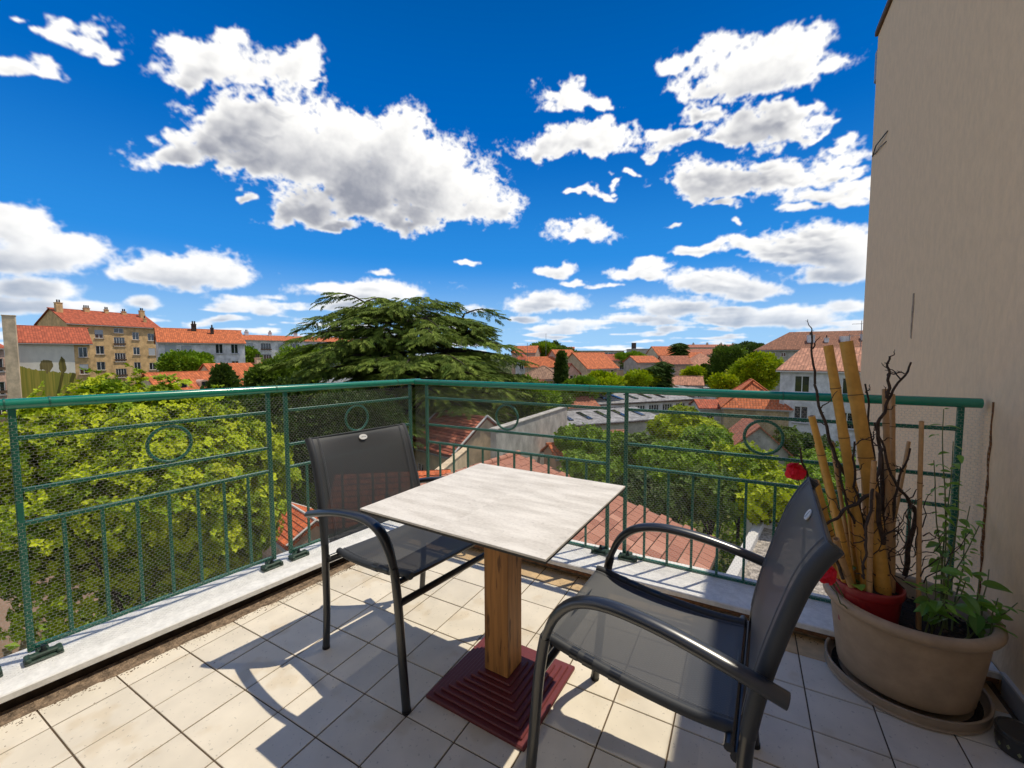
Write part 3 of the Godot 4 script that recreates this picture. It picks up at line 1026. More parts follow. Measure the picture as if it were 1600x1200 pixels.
func railings() -> void:
	var a := Vector3(left_x(0.57), 0, 0.57)
	var along := (Vector3(left_x(-1.37), 0, -1.37) - a).normalized()
	var inward := Vector3.UP.cross(along) * -1.0
	if inward.x < 0:
		inward = -inward
	var o := thing("balcony_railing", "green metal railing along the left side with leafy tree behind", "railing", Vector3.ZERO, 0, "terrace railings")
	var m := Mesher.new()
	m.tube(PackedVector3Array([a + along * -0.80 + Vector3.UP * 1.083, a + along * 2.025 + Vector3.UP * 1.062]), PackedFloat32Array([0.0205]), 20)
	put(o, "handrail", m, M.handrail)
	for s in [-0.02, 0.095, 0.955, 1.80]:
		m = Mesher.new()
		m.tube(PackedVector3Array([a + along * s + Vector3.UP * (1.0785 - 0.0073 * s), a + along * (s + 0.005) + Vector3.UP * (1.0785 - 0.0073 * s)]), PackedFloat32Array([0.0216]), 20)
		put(o, "joint_ring", m, M.rail)
	green_bars(o, a, along, -0.96, -0.10, 0.115, 0.115, [-0.53], 0.036)
	green_bars(o, a, along, 0.0, 0.913, 0.112, 0.114, [0.47], 0.036)
	green_bars(o, a, along, 1.008, 1.925, 0.112, 0.115, [1.47], 0.034)
	for s in [[0.0, 1.0], [-0.10, -1.0], [0.913, -1.0], [1.008, 1.0], [1.925, -1.0]]:
		foot_clamp(o, a + along * s[0] + Vector3.UP * 0.078, along, inward, s[1])
	var b := Vector3(-0.985, 0, FAR_Z)
	var r := thing("balcony_railing", "green metal railing along the far side, ending at the beige wall", "railing", Vector3.ZERO, 0, "terrace railings")
	m = Mesher.new()
	m.tube(PackedVector3Array([b + Vector3(-0.012, 1.0605, 0), Vector3(WALL_X - 0.02, 1.056, FAR_Z)]), PackedFloat32Array([0.0205]), 20)
	put(r, "handrail", m, M.handrail)
	for s in [0.25, 1.38, 2.35]:
		m = Mesher.new()
		m.tube(PackedVector3Array([b + Vector3(s, 1.0600 - 0.0015 * s, 0), b + Vector3(s + 0.005, 1.0600 - 0.0015 * s, 0)]), PackedFloat32Array([0.0216]), 20)
		put(r, "joint_ring", m, M.rail)
	var z := Vector3(0, 0, 1)
	var origin := Vector3(0, 0, FAR_Z)
	green_bars(r, origin, Vector3.RIGHT, -0.862, 0.510, 0.118, 0.1245, [-0.177], 0.0)
	green_bars(r, origin, Vector3.RIGHT, 0.614, 1.990, 0.112, 0.125, [1.292], 0.0)
	for s in [[-0.862, 1.0], [0.510, -1.0], [0.614, 1.0], [1.990, -1.0]]:
		foot_clamp(r, origin + Vector3.RIGHT * s[0] + Vector3.UP * 0.0775, Vector3.RIGHT, z, s[1])
	netting("wire_netting", "hexagonal wire netting on the left railing", a + along * -0.55, along, 2.50, inward, 0.0)
	netting("wire_netting", "hexagonal wire netting on the far railing, loose against the beige wall", Vector3(-0.97, 0, FAR_Z), Vector3.RIGHT, 3.03, z, 1.0)

# a wall face with openings: o is the lower left corner, x and y its unit directions; holes are in metres from o
func facade(m: Mesher, o: Vector3, x: Vector3, y: Vector3, w: float, h: float, holes: Array, deep: float, out: Vector3) -> void:
	var xs := [0.0, w]
	var ys := [0.0, h]
	for r in holes:
		for q in [r.position.x, r.end.x]:
			if q > 0.0 and q < w and not xs.has(q):
				xs.append(q)
		for q in [r.position.y, r.end.y]:
			if q > 0.0 and q < h and not ys.has(q):
				ys.append(q)
	xs.sort()
	ys.sort()
	for i in xs.size() - 1:
		for k in ys.size() - 1:
			var c := Vector2((xs[i] + xs[i + 1]) / 2, (ys[k] + ys[k + 1]) / 2)
			var open := false
			for r in holes:
				open = open or r.has_point(c)
			if not open:
				m.quad(o + x * xs[i] + y * ys[k], o + x * xs[i + 1] + y * ys[k], o + x * xs[i + 1] + y * ys[k + 1], o + x * xs[i] + y * ys[k + 1], out, Vector2(xs[i], ys[k]))
	for r in holes:
		var a: Vector3 = o + x * r.position.x + y * r.position.y
		var b: Vector3 = o + x * r.end.x + y * r.position.y
		var d: Vector3 = o + x * r.end.x + y * r.end.y
		var e: Vector3 = o + x * r.position.x + y * r.end.y
		var g: Vector3 = -out * deep
		m.quad(a, b, b + g, a + g, y)
		m.quad(b, d, d + g, b + g, -x)
		m.quad(d, e, e + g, d + g, -y)
		m.quad(e, a, a + g, e + g, x)

# ---- table and chairs ----
func cafe_table() -> void:
	var t := thing("cafe_table", "square pale stone-topped table on a square wooden post", "table", Vector3(2.085 * TILE, 0, -1.425 * TILE), deg_to_rad(-2.2), "")
	var hw := 1.735 * TILE
	var m := Mesher.new()
	var flat := Transform3D(Basis(Vector3.RIGHT, Vector3(0, 0, -1), Vector3.UP), Vector3(0, 0.7255, 0))
	m.slab(PackedVector2Array([Vector2(-hw, -hw), Vector2(hw, -hw), Vector2(hw, hw), Vector2(-hw, hw)]), flat, 0.0065, 0.001)
	var top := put(t, "table_top", m, M.slab)
	m = Mesher.new()
	var h2 := hw - 0.0012
	m.box(Vector3(0, 0.7215, 0), Vector3(h2 * 2, 0.0075, h2 * 2))
	put(top, "dark_core", m, M.slab_edge)
	m = Mesher.new()
	m.box(Vector3(0, 0.711, 0), Vector3(0.30, 0.012, 0.30), Basis(), 0.002)
	m.box(Vector3(0, 0.704, 0), Vector3(0.50, 0.010, 0.03), Basis(), 0.002)
	m.box(Vector3(0, 0.7035, 0), Vector3(0.03, 0.010, 0.50), Basis(), 0.002)
	put(t, "top_bracket", m, M.frame)
	# the post: four boards
	m = Mesher.new()
	var c := 0.0515
	m.box(Vector3(-0.0005, 0.3865, 0), Vector3(c * 2, 0.627, c * 2), Basis(), 0.0025)
	put(t, "post", m, M.wood)
	m = Mesher.new()
	m.box(Vector3(0, 0.079, 0), Vector3(0.098, 0.016, 0.098))
	put(t, "post_socket", m, M.slab_edge)
	# stepped foot
	var b := Node3D.new()
	b.name = "foot"
	t.add_child(b)
	var half := 0.208
	var y := 0.0
	for k in 8:
		m = Mesher.new()
		var hh := 0.014 if k == 0 else 0.0082
		m.box(Vector3(0, y + hh / 2, 0), Vector3(half * 2, hh + 0.001, half * 2), Basis(), 0.0035)
		put(b, "step", m, M.wine)
		y += hh
		half -= 0.0195

# the back posts lean towards each other as they rise
func post_z(v: float) -> float:
	return lerpf(0.265, 0.250, smoothstep(0.30, 0.80, v))

func chair_profile() -> PackedVector2Array:
	return PackedVector2Array([Vector2(0.018, 0.30), Vector2(0.014, 0.42), Vector2(0.004, 0.50), Vector2(-0.016, 0.60), Vector2(-0.042, 0.70), Vector2(-0.064, 0.775), Vector2(-0.077, 0.812), Vector2(-0.089, 0.839), Vector2(-0.104, 0.867), Vector2(-0.121, 0.892)])

func smooth_line(p: PackedVector2Array, each: int) -> PackedVector2Array:
	var out := PackedVector2Array()
	for i in p.size() - 1:
		for k in each:
			out.append(p[i].cubic_interpolate(p[i + 1], p[maxi(i - 1, 0)], p[mini(i + 2, p.size() - 1)], float(k) / each))
	out.append(p[p.size() - 1])
	return out

func lift(p: PackedVector2Array, z: float) -> PackedVector3Array:
	var out := PackedVector3Array()
	for q in p:
		out.append(Vector3(q.x - 0.27, q.y, z))
	return out

func cloth(m: Mesher, line: PackedVector2Array, half: float, sag: float, sag_dir: Vector3) -> void:
	var across_n := 12
	var rows := []
	for i in line.size():
		var row := PackedVector3Array()
		var k := float(i) / (line.size() - 1)
		for j in across_n + 1:
			var w := float(j) / across_n * 2.0 - 1.0
			var p := Vector3(line[i].x - 0.27, line[i].y, w * half)
			p += sag_dir * sag * (1.0 - w * w) * sin(clampf(k, 0.08, 0.92) * PI)
			row.append(p)
		rows.append(row)
	for i in rows.size() - 1:
		for j in across_n:
			var ps := []
			var ns := []
			for q in [[i, j], [i + 1, j], [i + 1, j + 1], [i, j + 1]]:
				var r0: PackedVector3Array = rows[maxi(q[0] - 1, 0)]
				var r1: PackedVector3Array = rows[mini(q[0] + 1, rows.size() - 1)]
				var r: PackedVector3Array = rows[q[0]]
				ps.append(r[q[1]])
				ns.append((r1[q[1]] - r0[q[1]]).cross(r[mini(q[1] + 1, across_n)] - r[maxi(q[1] - 1, 0)]).normalized())
			var uv := func(q0: int, q1: int) -> Vector2: return Vector2(float(q1) / across_n * half * 2.0, float(q0) * 0.012)
			m.tri(ps[0], ps[1], ps[2], ns[0], ns[1], ns[2], uv.call(i, j), uv.call(i + 1, j), uv.call(i + 1, j + 1))
			m.tri(ps[0], ps[2], ps[3], ns[0], ns[2], ns[3], uv.call(i, j), uv.call(i + 1, j + 1), uv.call(i, j + 1))

func sling_chair(label: String, at_: Vector3, turn: float, marks: int) -> void:
	var t := thing("sling_chair", label, "chair", at_, turn, "terrace chairs")
	var back := smooth_line(chair_profile(), 4)
	var low := PackedVector2Array([Vector2(0.0, 0.0), Vector2(0.012, 0.12), Vector2(0.018, 0.22), Vector2(0.018, 0.30)])
	var front := smooth_line(PackedVector2Array([Vector2(0.540, 0.0), Vector2(0.522, 0.18), Vector2(0.508, 0.35), Vector2(0.494, 0.455), Vector2(0.484, 0.505)]), 3)
	var arm := smooth_line(PackedVector2Array([Vector2(0.484, 0.505), Vector2(0.458, 0.566), Vector2(0.418, 0.613), Vector2(0.365, 0.640), Vector2(0.29, 0.650), Vector2(0.18, 0.641), Vector2(0.06, 0.617), Vector2(-0.055, 0.586)]), 5)
	var seat_line := smooth_line(PackedVector2Array([Vector2(0.040, 0.428), Vector2(0.13, 0.424), Vector2(0.27, 0.434), Vector2(0.41, 0.454), Vector2(0.490, 0.470), Vector2(0.518, 0.471)]), 6)
	for s in [-1.0, 1.0]:
		var z: float = 0.265 * s
		var m := Mesher.new()
		m.tube(lift(low, z), PackedFloat32Array([0.0145]), 14)
		var q := put(t, "leg", m, M.frame)
		m = Mesher.new()
		m.tube(PackedVector3Array([Vector3(-0.27, 0.0, z), Vector3(-0.2695, 0.012, z)]), PackedFloat32Array([0.0155]), 14)
		put(q, "foot_cap", m, M.cap)
		m = Mesher.new()
		m.tube(lift(front, z), PackedFloat32Array([0.0155]), 14)
		q = put(t, "leg", m, M.frame)
		m = Mesher.new()
		m.tube(PackedVector3Array([Vector3(0.27, 0.0, z), Vector3(0.2695, 0.012, z)]), PackedFloat32Array([0.0165]), 14)
		put(q, "foot_cap", m, M.cap)
		m = Mesher.new()
		var pts := lift(arm, z)
		for i in pts.size():
			pts[i].z += s * 0.027 * smoothstep(0.25, 1.0, float(i) / pts.size())
		var wide := PackedFloat32Array()
		for i in pts.size():
			wide.append(lerpf(0.0155, 0.0205, smoothstep(0.0, 0.25, float(i) / pts.size())))
		m.tube(pts, wide, 16, true, Vector3.UP, 0.70)
		put(t, "armrest", m, M.arm)
		m = Mesher.new()
		var posts := lift(back, z)
		for i in posts.size():
			posts[i].z = s * post_z(back[i].y)
		m.tube(posts, PackedFloat32Array([0.0150]), 14)
		put(t, "back_post", m, M.frame)
		m = Mesher.new()
		var rail := PackedVector2Array()
		for p in seat_line:
			rail.append(p - Vector2(0.0, 0.004))
		m.tube(lift(rail, 0.216 * s), PackedFloat32Array([0.0138]), 12)
		q = put(t, "seat_rail", m, M.hem)
		for u in [0.24, 0.285, 0.33]:
			m = Mesher.new()
			var i := int(u / 0.54 * rail.size())
			m.tube(PackedVector3Array([Vector3(rail[i].x - 0.27, rail[i].y, 0.216 * s), Vector3(rail[i + 1].x - 0.266, rail[i + 1].y, 0.216 * s)]), PackedFloat32Array([0.0152]), 12)
			put(q, "sleeve_joint", m, M.frame)
	var m2 := Mesher.new()
	m2.bar(Vector3(0.510 - 0.27, 0.385, -0.262), Vector3(0.510 - 0.27, 0.385, 0.262), 0.0125, 12)
	put(t, "crossbar", m2, M.frame)
	m2 = Mesher.new()
	m2.bar(Vector3(0.030 - 0.27, 0.398, -0.262), Vector3(0.030 - 0.27, 0.398, 0.262), 0.0125, 12)
	put(t, "crossbar", m2, M.frame)
	m2 = Mesher.new()
	m2.bar(Vector3(-0.116 - 0.27, 0.868, -0.238), Vector3(-0.116 - 0.27, 0.868, 0.238), 0.009, 10)
	put(t, "crossbar", m2, M.frame)
	for u in [[0.492, 0.452], [0.045, 0.414]]:
		m2 = Mesher.new()
		m2.bar(Vector3(u[0] - 0.27, u[1], -0.262), Vector3(u[0] - 0.27, u[1], 0.262), 0.0105, 10)
		put(t, "crossbar", m2, M.frame)
	m2 = Mesher.new()
	cloth(m2, seat_line, 0.219, 0.016, Vector3.DOWN)
	var seat := put(t, "seat", m2, M.sling)
	m2 = Mesher.new()
	for s in [-1.0, 1.0]:
		var band := PackedVector3Array()
		for p in seat_line:
			band.append(Vector3(p.x - 0.27, p.y + 0.0012, 0.192 * s))
		m2.tube(band, PackedFloat32Array([0.0011]), 4)
	put(seat, "seam", m2, M.stitch)
	var sheet := PackedVector2Array()
	for p in back:
		if p.y > 0.452:
			sheet.append(p + Vector2(0.0135, 0.004))
	m2 = Mesher.new()
	cloth(m2, sheet, 0.249, 0.018, Vector3(-1, 0, 0))
	var rest := put(t, "backrest", m2, M.sling)
	m2 = Mesher.new()
	for s in [-1.0, 1.0]:
		for w in [0.220, 0.214]:
			var band := PackedVector3Array()
			for p in sheet:
				band.append(Vector3(p.x - 0.27 + 0.0012, p.y + 0.0012, w * s))
			m2.tube(band, PackedFloat32Array([0.0009]), 4)
	put(rest, "seam", m2, M.stitch)
	# sleeve of cloth round each back post
	m2 = Mesher.new()
	for s in [-1.0, 1.0]:
		var upper := PackedVector2Array(Array(back).filter(func(p): return p.y > 0.455))
		var run := lift(upper, 0.0)
		for i in run.size():
			run[i].z = s * post_z(upper[i].y)
		m2.tube(run, PackedFloat32Array([0.0162]), 14)
	put(rest, "sleeve", m2, M.hem)
	m2 = Mesher.new()
	var e0 := sheet[sheet.size() - 1]
	var edge := PackedVector3Array()
	for j in 13:
		edge.append(Vector3(e0.x - 0.27, e0.y, lerpf(-0.249, 0.249, j / 12.0)))
	m2.tube(edge, PackedFloat32Array([0.0028]), 6)
	put(rest, "hem", m2, M.hem)
	# oval badge near the top of the back, with worn marks
	var i0 := sheet.size() - 6
	var pa := sheet[i0]
	var dir := (sheet[i0 + 1] - sheet[i0 - 1]).normalized()
	var face := Vector3(dir.y, -dir.x, 0)
	var frame_ := Transform3D(Basis(Vector3(0, 0, -1), Vector3(dir.x, dir.y, 0), face), Vector3(pa.x - 0.27, pa.y, 0.0) + face * -0.003 + Vector3(-0.012, 0, 0))
	var oval := PackedVector2Array()
	for k in 28:
		oval.append(Vector2(0.0215 * cos(TAU * k / 28.0), 0.0135 * sin(TAU * k / 28.0)))
	m2 = Mesher.new()
	frame_.origin += face * 0.0085
	m2.slab(oval, frame_, 0.0022)
	var badge := put(t, "badge", m2, M.badge)
	m2 = Mesher.new()
	var f2 := Transform3D(frame_.basis, frame_.origin + face * 0.0024)
	if marks == 0:
		for k in [[-0.0095, 0.006], [-0.002, 0.004], [0.006, 0.007]]:
			m2.slab(PackedVector2Array([Vector2(k[0], -0.0014), Vector2(k[0] + k[1], -0.0014), Vector2(k[0] + k[1], 0.0014), Vector2(k[0], 0.0014)]), f2, 0.0004)
	else:
		m2.slab(PackedVector2Array([Vector2(-0.003, -0.010), Vector2(-0.001, -0.010), Vector2(0.003, 0.010), Vector2(0.001, 0.010)]), f2, 0.0004)
	put(badge, "mark", m2, M.badge_mark)

func furniture() -> void:
	cafe_table()
	sling_chair("black sling chair left of the table, its seat half under the tabletop", Vector3(-0.0344, 0, -0.316), deg_to_rad(-8.5), 0)
	sling_chair("black sling chair between the table and the big planter", Vector3(0.984, 0, -0.205), deg_to_rad(177.2), 1)

# ---- the planter by the wall and what grows in it ----
const POT := Vector3(1.762, 0, -1.035)
const POT_SCALE := 0.96

func rounded(profile: Array) -> PackedVector2Array:
	return smooth_line(PackedVector2Array(profile), 4)

func leaf_shape(long: float, wide: float, droop: float) -> ArrayMesh:
	# a leaf along +x, folded on its midrib
	var m := Mesher.new()
	var mid := []
	var rim := []
	for k in 7:
		var w := k / 6.0
		var x := long * w
		mid.append(Vector3(x, -droop * w * w, 0))
		rim.append(Vector3(x, -droop * w * w + wide * 0.18 * sin(w * PI), wide * 0.5 * pow(sin(PI * pow(w, 0.8)), 0.8)))
	for k in 6:
		for s in [1.0, -1.0]:
			var f := Vector3(1, 1, s)
			var a: Vector3 = mid[k]
			var b: Vector3 = mid[k + 1]
			var c: Vector3 = rim[k + 1] * f
			var d: Vector3 = rim[k] * f
			m.flat_tri(a, b, c, Vector3.UP)
			if k > 0:
				m.flat_tri(a, c, d, Vector3.UP)
	return m.mesh()

func planter() -> void:
	var t := thing("planter", "large round taupe plastic planter with a rolled rim beside the wall", "planter", POT)
	t.scale = Vector3(POT_SCALE, 1.0, POT_SCALE)
	var m := Mesher.new()
	var body := [Vector2(0.0, 0.030), Vector2(0.190, 0.030), Vector2(0.205, 0.040), Vector2(0.214, 0.10), Vector2(0.226, 0.19), Vector2(0.236, 0.275), Vector2(0.238, 0.296)]
	m.lathe(PackedVector2Array(body), Vector3.ZERO, 64)
	m.lathe(PackedVector2Array([Vector2(0.229, 0.30), Vector2(0.222, 0.27), Vector2(0.215, 0.20)]), Vector3.ZERO, 64)
	put(t, "body", m, M.clay)
	m = Mesher.new()
	m.lathe(rounded([Vector2(0.237, 0.288), Vector2(0.250, 0.291), Vector2(0.262, 0.302), Vector2(0.264, 0.316), Vector2(0.256, 0.328), Vector2(0.242, 0.331), Vector2(0.231, 0.326), Vector2(0.228, 0.312), Vector2(0.228, 0.296)]), Vector3.ZERO, 64)
	put(t, "rim", m, M.clay)
	m = Mesher.new()
	m.lathe(PackedVector2Array([Vector2(0.2185, 0.246), Vector2(0.16, 0.256), Vector2(0.08, 0.262), Vector2(0.0, 0.260)]), Vector3.ZERO, 40)
	put(t, "soil", m, M.soil)
	var clod := SphereMesh.new()
	clod.radius = 0.5
	clod.height = 1.0
	clod.radial_segments = 7
	clod.rings = 4
	var where := []
	for i in 420:
		var w := rnd(0, TAU)
		var r := 0.21 * sqrt(rng.randf())
		var k := rnd(0.004, 0.014)
		where.append(Transform3D(Basis.from_euler(Vector3(rnd(0, 6), rnd(0, 6), 0)).scaled(Vector3(k, k * 0.7, k * rnd(0.6, 2.0))), Vector3(cos(w) * r, 0.256 + 0.004 * rng.randf(), sin(w) * r)))
	scatter(t, "soil_clods", clod, M.dirt, where, [Color(0.3, 0.28, 0.25), Color(0.18, 0.16, 0.15), Color(0.5, 0.45, 0.4), Color(0.22, 0.2, 0.18)])
	var s := thing("plant_saucer", "round taupe plastic saucer under the large planter", "saucer", POT)
	s.scale = Vector3(POT_SCALE, 1.0, POT_SCALE)
	m = Mesher.new()
	m.lathe(rounded([Vector2(0.0, 0.004), Vector2(0.20, 0.004), Vector2(0.222, 0.010), Vector2(0.234, 0.030), Vector2(0.238, 0.044), Vector2(0.246, 0.046), Vector2(0.247, 0.040), Vector2(0.240, 0.012), Vector2(0.225, 0.002), Vector2(0.0, 0.0015)]), Vector3.ZERO, 64)
	put(s, "saucer_dish", m, M.saucer)
	m = Mesher.new()
	m.lathe(PackedVector2Array([Vector2(0.20, 0.0105), Vector2(0.222, 0.0125)]), Vector3.ZERO, 48)
	put(s, "silt", m, M.soil)
	# the red pot sunk in it
	var r := thing("red_flowerpot", "glossy red flowerpot sunk in the planter's soil, full of canes", "flowerpot", Vector3(1.640, 0.232, -0.995))
	m = Mesher.new()
	m.lathe(rounded([Vector2(0.0, 0.0), Vector2(0.085, -0.02), Vector2(0.094, 0.05), Vector2(0.100, 0.118), Vector2(0.107, 0.126), Vector2(0.109, 0.150), Vector2(0.103, 0.154), Vector2(0.099, 0.150), Vector2(0.094, 0.10)]), Vector3.ZERO, 40)
	put(r, "pot_body", m, M.red_pot)
	m = Mesher.new()
	m.lathe(PackedVector2Array([Vector2(0.0965, 0.120), Vector2(0.05, 0.130), Vector2(0.0, 0.128)]), Vector3.ZERO, 28)
	put(r, "soil", m, M.soil)
	canes()
	dead_bush()
	young_plants()
	geranium()
	var j := thing("lidded_tin", "small round dark tin with a flat lid beside the planter", "tin", Vector3(2.000, 0, -0.835))
	m = Mesher.new()
	m.lathe(rounded([Vector2(0.0, 0.002), Vector2(0.048, 0.002), Vector2(0.054, 0.006), Vector2(0.057, 0.03), Vector2(0.055, 0.056)]), Vector3.ZERO, 36)
	put(j, "tin_body", m, M.tin)
	m = Mesher.new()
	m.lathe(PackedVector2Array([Vector2(0.0585, 0.054), Vector2(0.0595, 0.057), Vector2(0.0595, 0.066), Vector2(0.058, 0.069), Vector2(0.054, 0.0685), Vector2(0.052, 0.066), Vector2(0.0, 0.066)]), Vector3.ZERO, 36)
	put(j, "lid", m, M.tin)
	m = Mesher.new()
	for k in 7:
		var a := 2.0 + k * 0.42
		var f := Transform3D(Basis(Vector3(-sin(a), 0, cos(a)), Vector3.UP, Vector3(cos(a), 0, sin(a)) * -1.0), Vector3(cos(a), 0, sin(a)) * 0.0555 + Vector3.UP * (0.022 + 0.008 * (k % 2)))
		f.basis.z = Vector3(cos(a), 0, sin(a))
		m.slab(PackedVector2Array([Vector2(0, 0.008), Vector2(0.005, 0), Vector2(0, -0.008), Vector2(-0.005, 0)]), f, 0.0014)
	put(j, "printed_diamonds", m, M.tin_print)

func cane(label: String, foot: Vector3, tip: Vector3, r: float, old: bool, nodes: int) -> void:
	var t := thing("bamboo_cane", label, "cane", foot, 0, "canes standing in the red pot")
	var d := tip - foot
	var m := Mesher.new()
	var pts := PackedVector3Array()
	var rad := PackedFloat32Array()
	var bend := Vector3(rnd(-1, 1), 0, rnd(-1, 1)) * d.length() * 0.012
	for k in 41:
		var w := k / 40.0
		pts.append(d * w + bend * sin(w * PI))
		var near := absf(fmod(w * nodes + 0.37, 1.0) - 0.5)
		rad.append(r * lerpf(1.04, 0.95, w) * (1.0 + 0.10 * exp(-pow(near * 40.0 / nodes * 1.4, 2.0))))
	m.tube(pts, rad, 14)
	put(t, "culm", m, M.bamboo_old if old else M.bamboo)
	for k in nodes + 1:
		var w := (k + 0.5 - 0.37) / nodes
		if w < 0.03 or w > 0.98:
			continue
		m = Mesher.new()
		var p := d * w + bend * sin(w * PI)
		m.bar(p - d.normalized() * 0.0018, p + d.normalized() * 0.0018, r * 1.10, 14)
		put(t, "node", m, M.node)
	m = Mesher.new()
	m.bar(d * 1.0, d * 1.0 + d.normalized() * 0.0008, r * 0.6, 10)
	put(t, "hollow_end", m, M.node)

func canes() -> void:
	var c := Vector3(1.640, 0.352, -0.995)
	cane("thickest golden bamboo cane, reaching far above the railing", c + Vector3(0.045, 0, 0.01), at(1322, 534, 1.66), 0.0235, false, 4)
	cane("tall golden cane with a cut top, just left of the thickest cane", c + Vector3(-0.005, 0, 0.02), at(1294, 540, 1.62), 0.0165, false, 5)
	cane("slim golden cane leaning left, its top just under the handrail", c + Vector3(-0.045, 0, 0.01), at(1268, 650, 1.58), 0.0120, false, 4)
	cane("golden cane whose top ends just above the upper red flower", c + Vector3(-0.05, 0, -0.02), at(1278, 694, 1.62), 0.0120, false, 4)
	cane("short golden cane standing right behind the chair's backrest", c + Vector3(-0.065, 0, 0.03), at(1274, 752, 1.50), 0.0135, false, 4)
	cane("short golden cane in the middle of the bundle", c + Vector3(-0.02, 0, -0.03), at(1326, 754, 1.62), 0.0120, false, 3)
	cane("short pale cane stump lowest of the bundle, by the lower red flower", c + Vector3(-0.05, 0, 0.055), at(1306, 842, 1.50), 0.0110, true, 3)
	cane("weathered brown cane with a split top, leaning left of the thin stick", c + Vector3(0.075, 0, -0.02), at(1383, 608, 1.66), 0.0105, true, 5)
	cane("weathered brown cane close beside the split-topped one", c + Vector3(0.080, 0, -0.035), at(1394, 616, 1.70), 0.0100, true, 5)
	cane("mottled grey cane leaning in front of the thick golden cane", c + Vector3(-0.010, -0.03, 0.085), at(1366, 720, 1.50), 0.0085, true, 6)
	cane("slim dark cane crossing behind the slim golden cane that leans left", c + Vector3(-0.03, 0, -0.05), at(1300, 690, 1.66), 0.0075, true, 6)
	cane("short golden cane fanned farthest left, its top by the chair's badge", c + Vector3(-0.075, 0, 0.0), at(1262, 800, 1.52), 0.0100, false, 3)
	cane("thin greenish cane close behind the short middle cane", c + Vector3(0.01, 0, -0.06), at(1346, 700, 1.68), 0.0080, true, 5)
	cane("thin pale cane leaning right behind the weathered pair", c + Vector3(0.05, 0, -0.06), at(1420, 690, 1.72), 0.0070, true, 5)
	var base := POT + Vector3(0.020, 0.25, 0.075)
	cane("thin straight pale stick standing apart on the right of the bundle", base, at(1440, 658, 1.50), 0.0072, true, 3)

func twig(m: Mesher, a: Vector3, b: Vector3, r0: float, r1: float, wob: float, buds := 0) -> void:
	var pts := PackedVector3Array()
	var rad := PackedFloat32Array()
	var side := (b - a).cross(Vector3(0.3, 0.2, 1)).normalized()
	var ph := rnd(0, 6)
	for k in 9:
		var w := k / 8.0
		pts.append(a.lerp(b, w) + side * sin(w * PI * 2.0 + ph) * wob * sin(w * PI) + Vector3(rnd(-1, 1), rnd(-1, 1), rnd(-1, 1)) * wob * 0.22)
		rad.append(lerpf(r0, r1, w))
	m.tube(pts, rad, 7)
	for k in buds:
		var i := rng.randi_range(2, 8)
		var d := Vector3(rnd(-1, 1), rnd(0, 1), rnd(-1, 1)).normalized() * rnd(0.004, 0.012)
		m.tube(PackedVector3Array([pts[i], pts[i] + d]), PackedFloat32Array([rad[i] * 0.8, rad[i] * 0.2]), 5)

func dead_bush() -> void:
	var t := thing("dead_bush", "bare dark branches of a dead bush tangled among the bamboo canes", "bush", Vector3.ZERO)
	var c := Vector3(1.67, 0.38, -1.01)
	var limbs := [
		[[1268, 522, 1.60], [1273, 600, 1.62], [1296, 690, 1.64], [1330, 760, 1.66], [1372, 880, 1.66]], [[1424, 566, 1.58], [1392, 618, 1.60], [1372, 660, 1.62], [1378, 760, 1.64], [1388, 880, 1.66]],
		[[1390, 556, 1.58], [1388, 590, 1.59], [1386, 622, 1.60]], [[1352, 600, 1.66], [1362, 690, 1.68], [1372, 760, 1.68], [1382, 890, 1.66]],
		[[1366, 660, 1.54], [1392, 740, 1.56], [1424, 790, 1.58], [1432, 800, 1.60], [1414, 900, 1.62]], [[1336, 690, 1.56], [1334, 760, 1.58], [1352, 820, 1.60], [1362, 890, 1.62]],
		[[1302, 700, 1.56], [1316, 760, 1.58], [1336, 820, 1.60], [1352, 890, 1.62]], [[1422, 700, 1.60], [1400, 770, 1.62], [1390, 830, 1.62], [1386, 890, 1.62]],
		[[1262, 790, 1.50], [1290, 820, 1.52], [1330, 790, 1.54], [1370, 770, 1.54], [1380, 850, 1.58]],
		[[1250, 700, 1.52], [1264, 760, 1.53], [1284, 830, 1.54], [1318, 905, 1.56]], [[1350, 905, 1.46], [1352, 850, 1.48], [1362, 780, 1.50], [1378, 700, 1.54]]]
	for l in limbs:
		var m := Mesher.new()
		var pts := PackedVector3Array()
		for q in l:
			pts.append(at(q[0], q[1], q[2]))
		var thick := 0.0085 if l.size() > 4 else 0.006
		for i in pts.size() - 1:
			var w0 := float(i) / (pts.size() - 1)
			var w1 := float(i + 1) / (pts.size() - 1)
			twig(m, pts[i], pts[i + 1], lerpf(0.0032, thick, w0), lerpf(0.0032, thick, w1), 0.006, 4)
			for k in 2:
				var p := pts[i].lerp(pts[i + 1], rng.randf())
				twig(m, p, p + Vector3(rnd(-0.06, 0.06), rnd(0.01, 0.07), rnd(-0.04, 0.04)), 0.0026, 0.001, 0.006, 2)
		put(t, "branch", m, M.bark)
	# the fine dry tangle
	var m2 := Mesher.new()
	for k in 46:
		var a := c + Vector3(rnd(-0.09, 0.13), rnd(0.0, 0.28), rnd(-0.07, 0.07))
		twig(m2, a, a + Vector3(rnd(-0.13, 0.13), rnd(-0.04, 0.20), rnd(-0.08, 0.08)), 0.0024, 0.0010, 0.014, 1)
	put(t, "dry_tangle", m2, M.bark).set_meta("kind", "stuff")

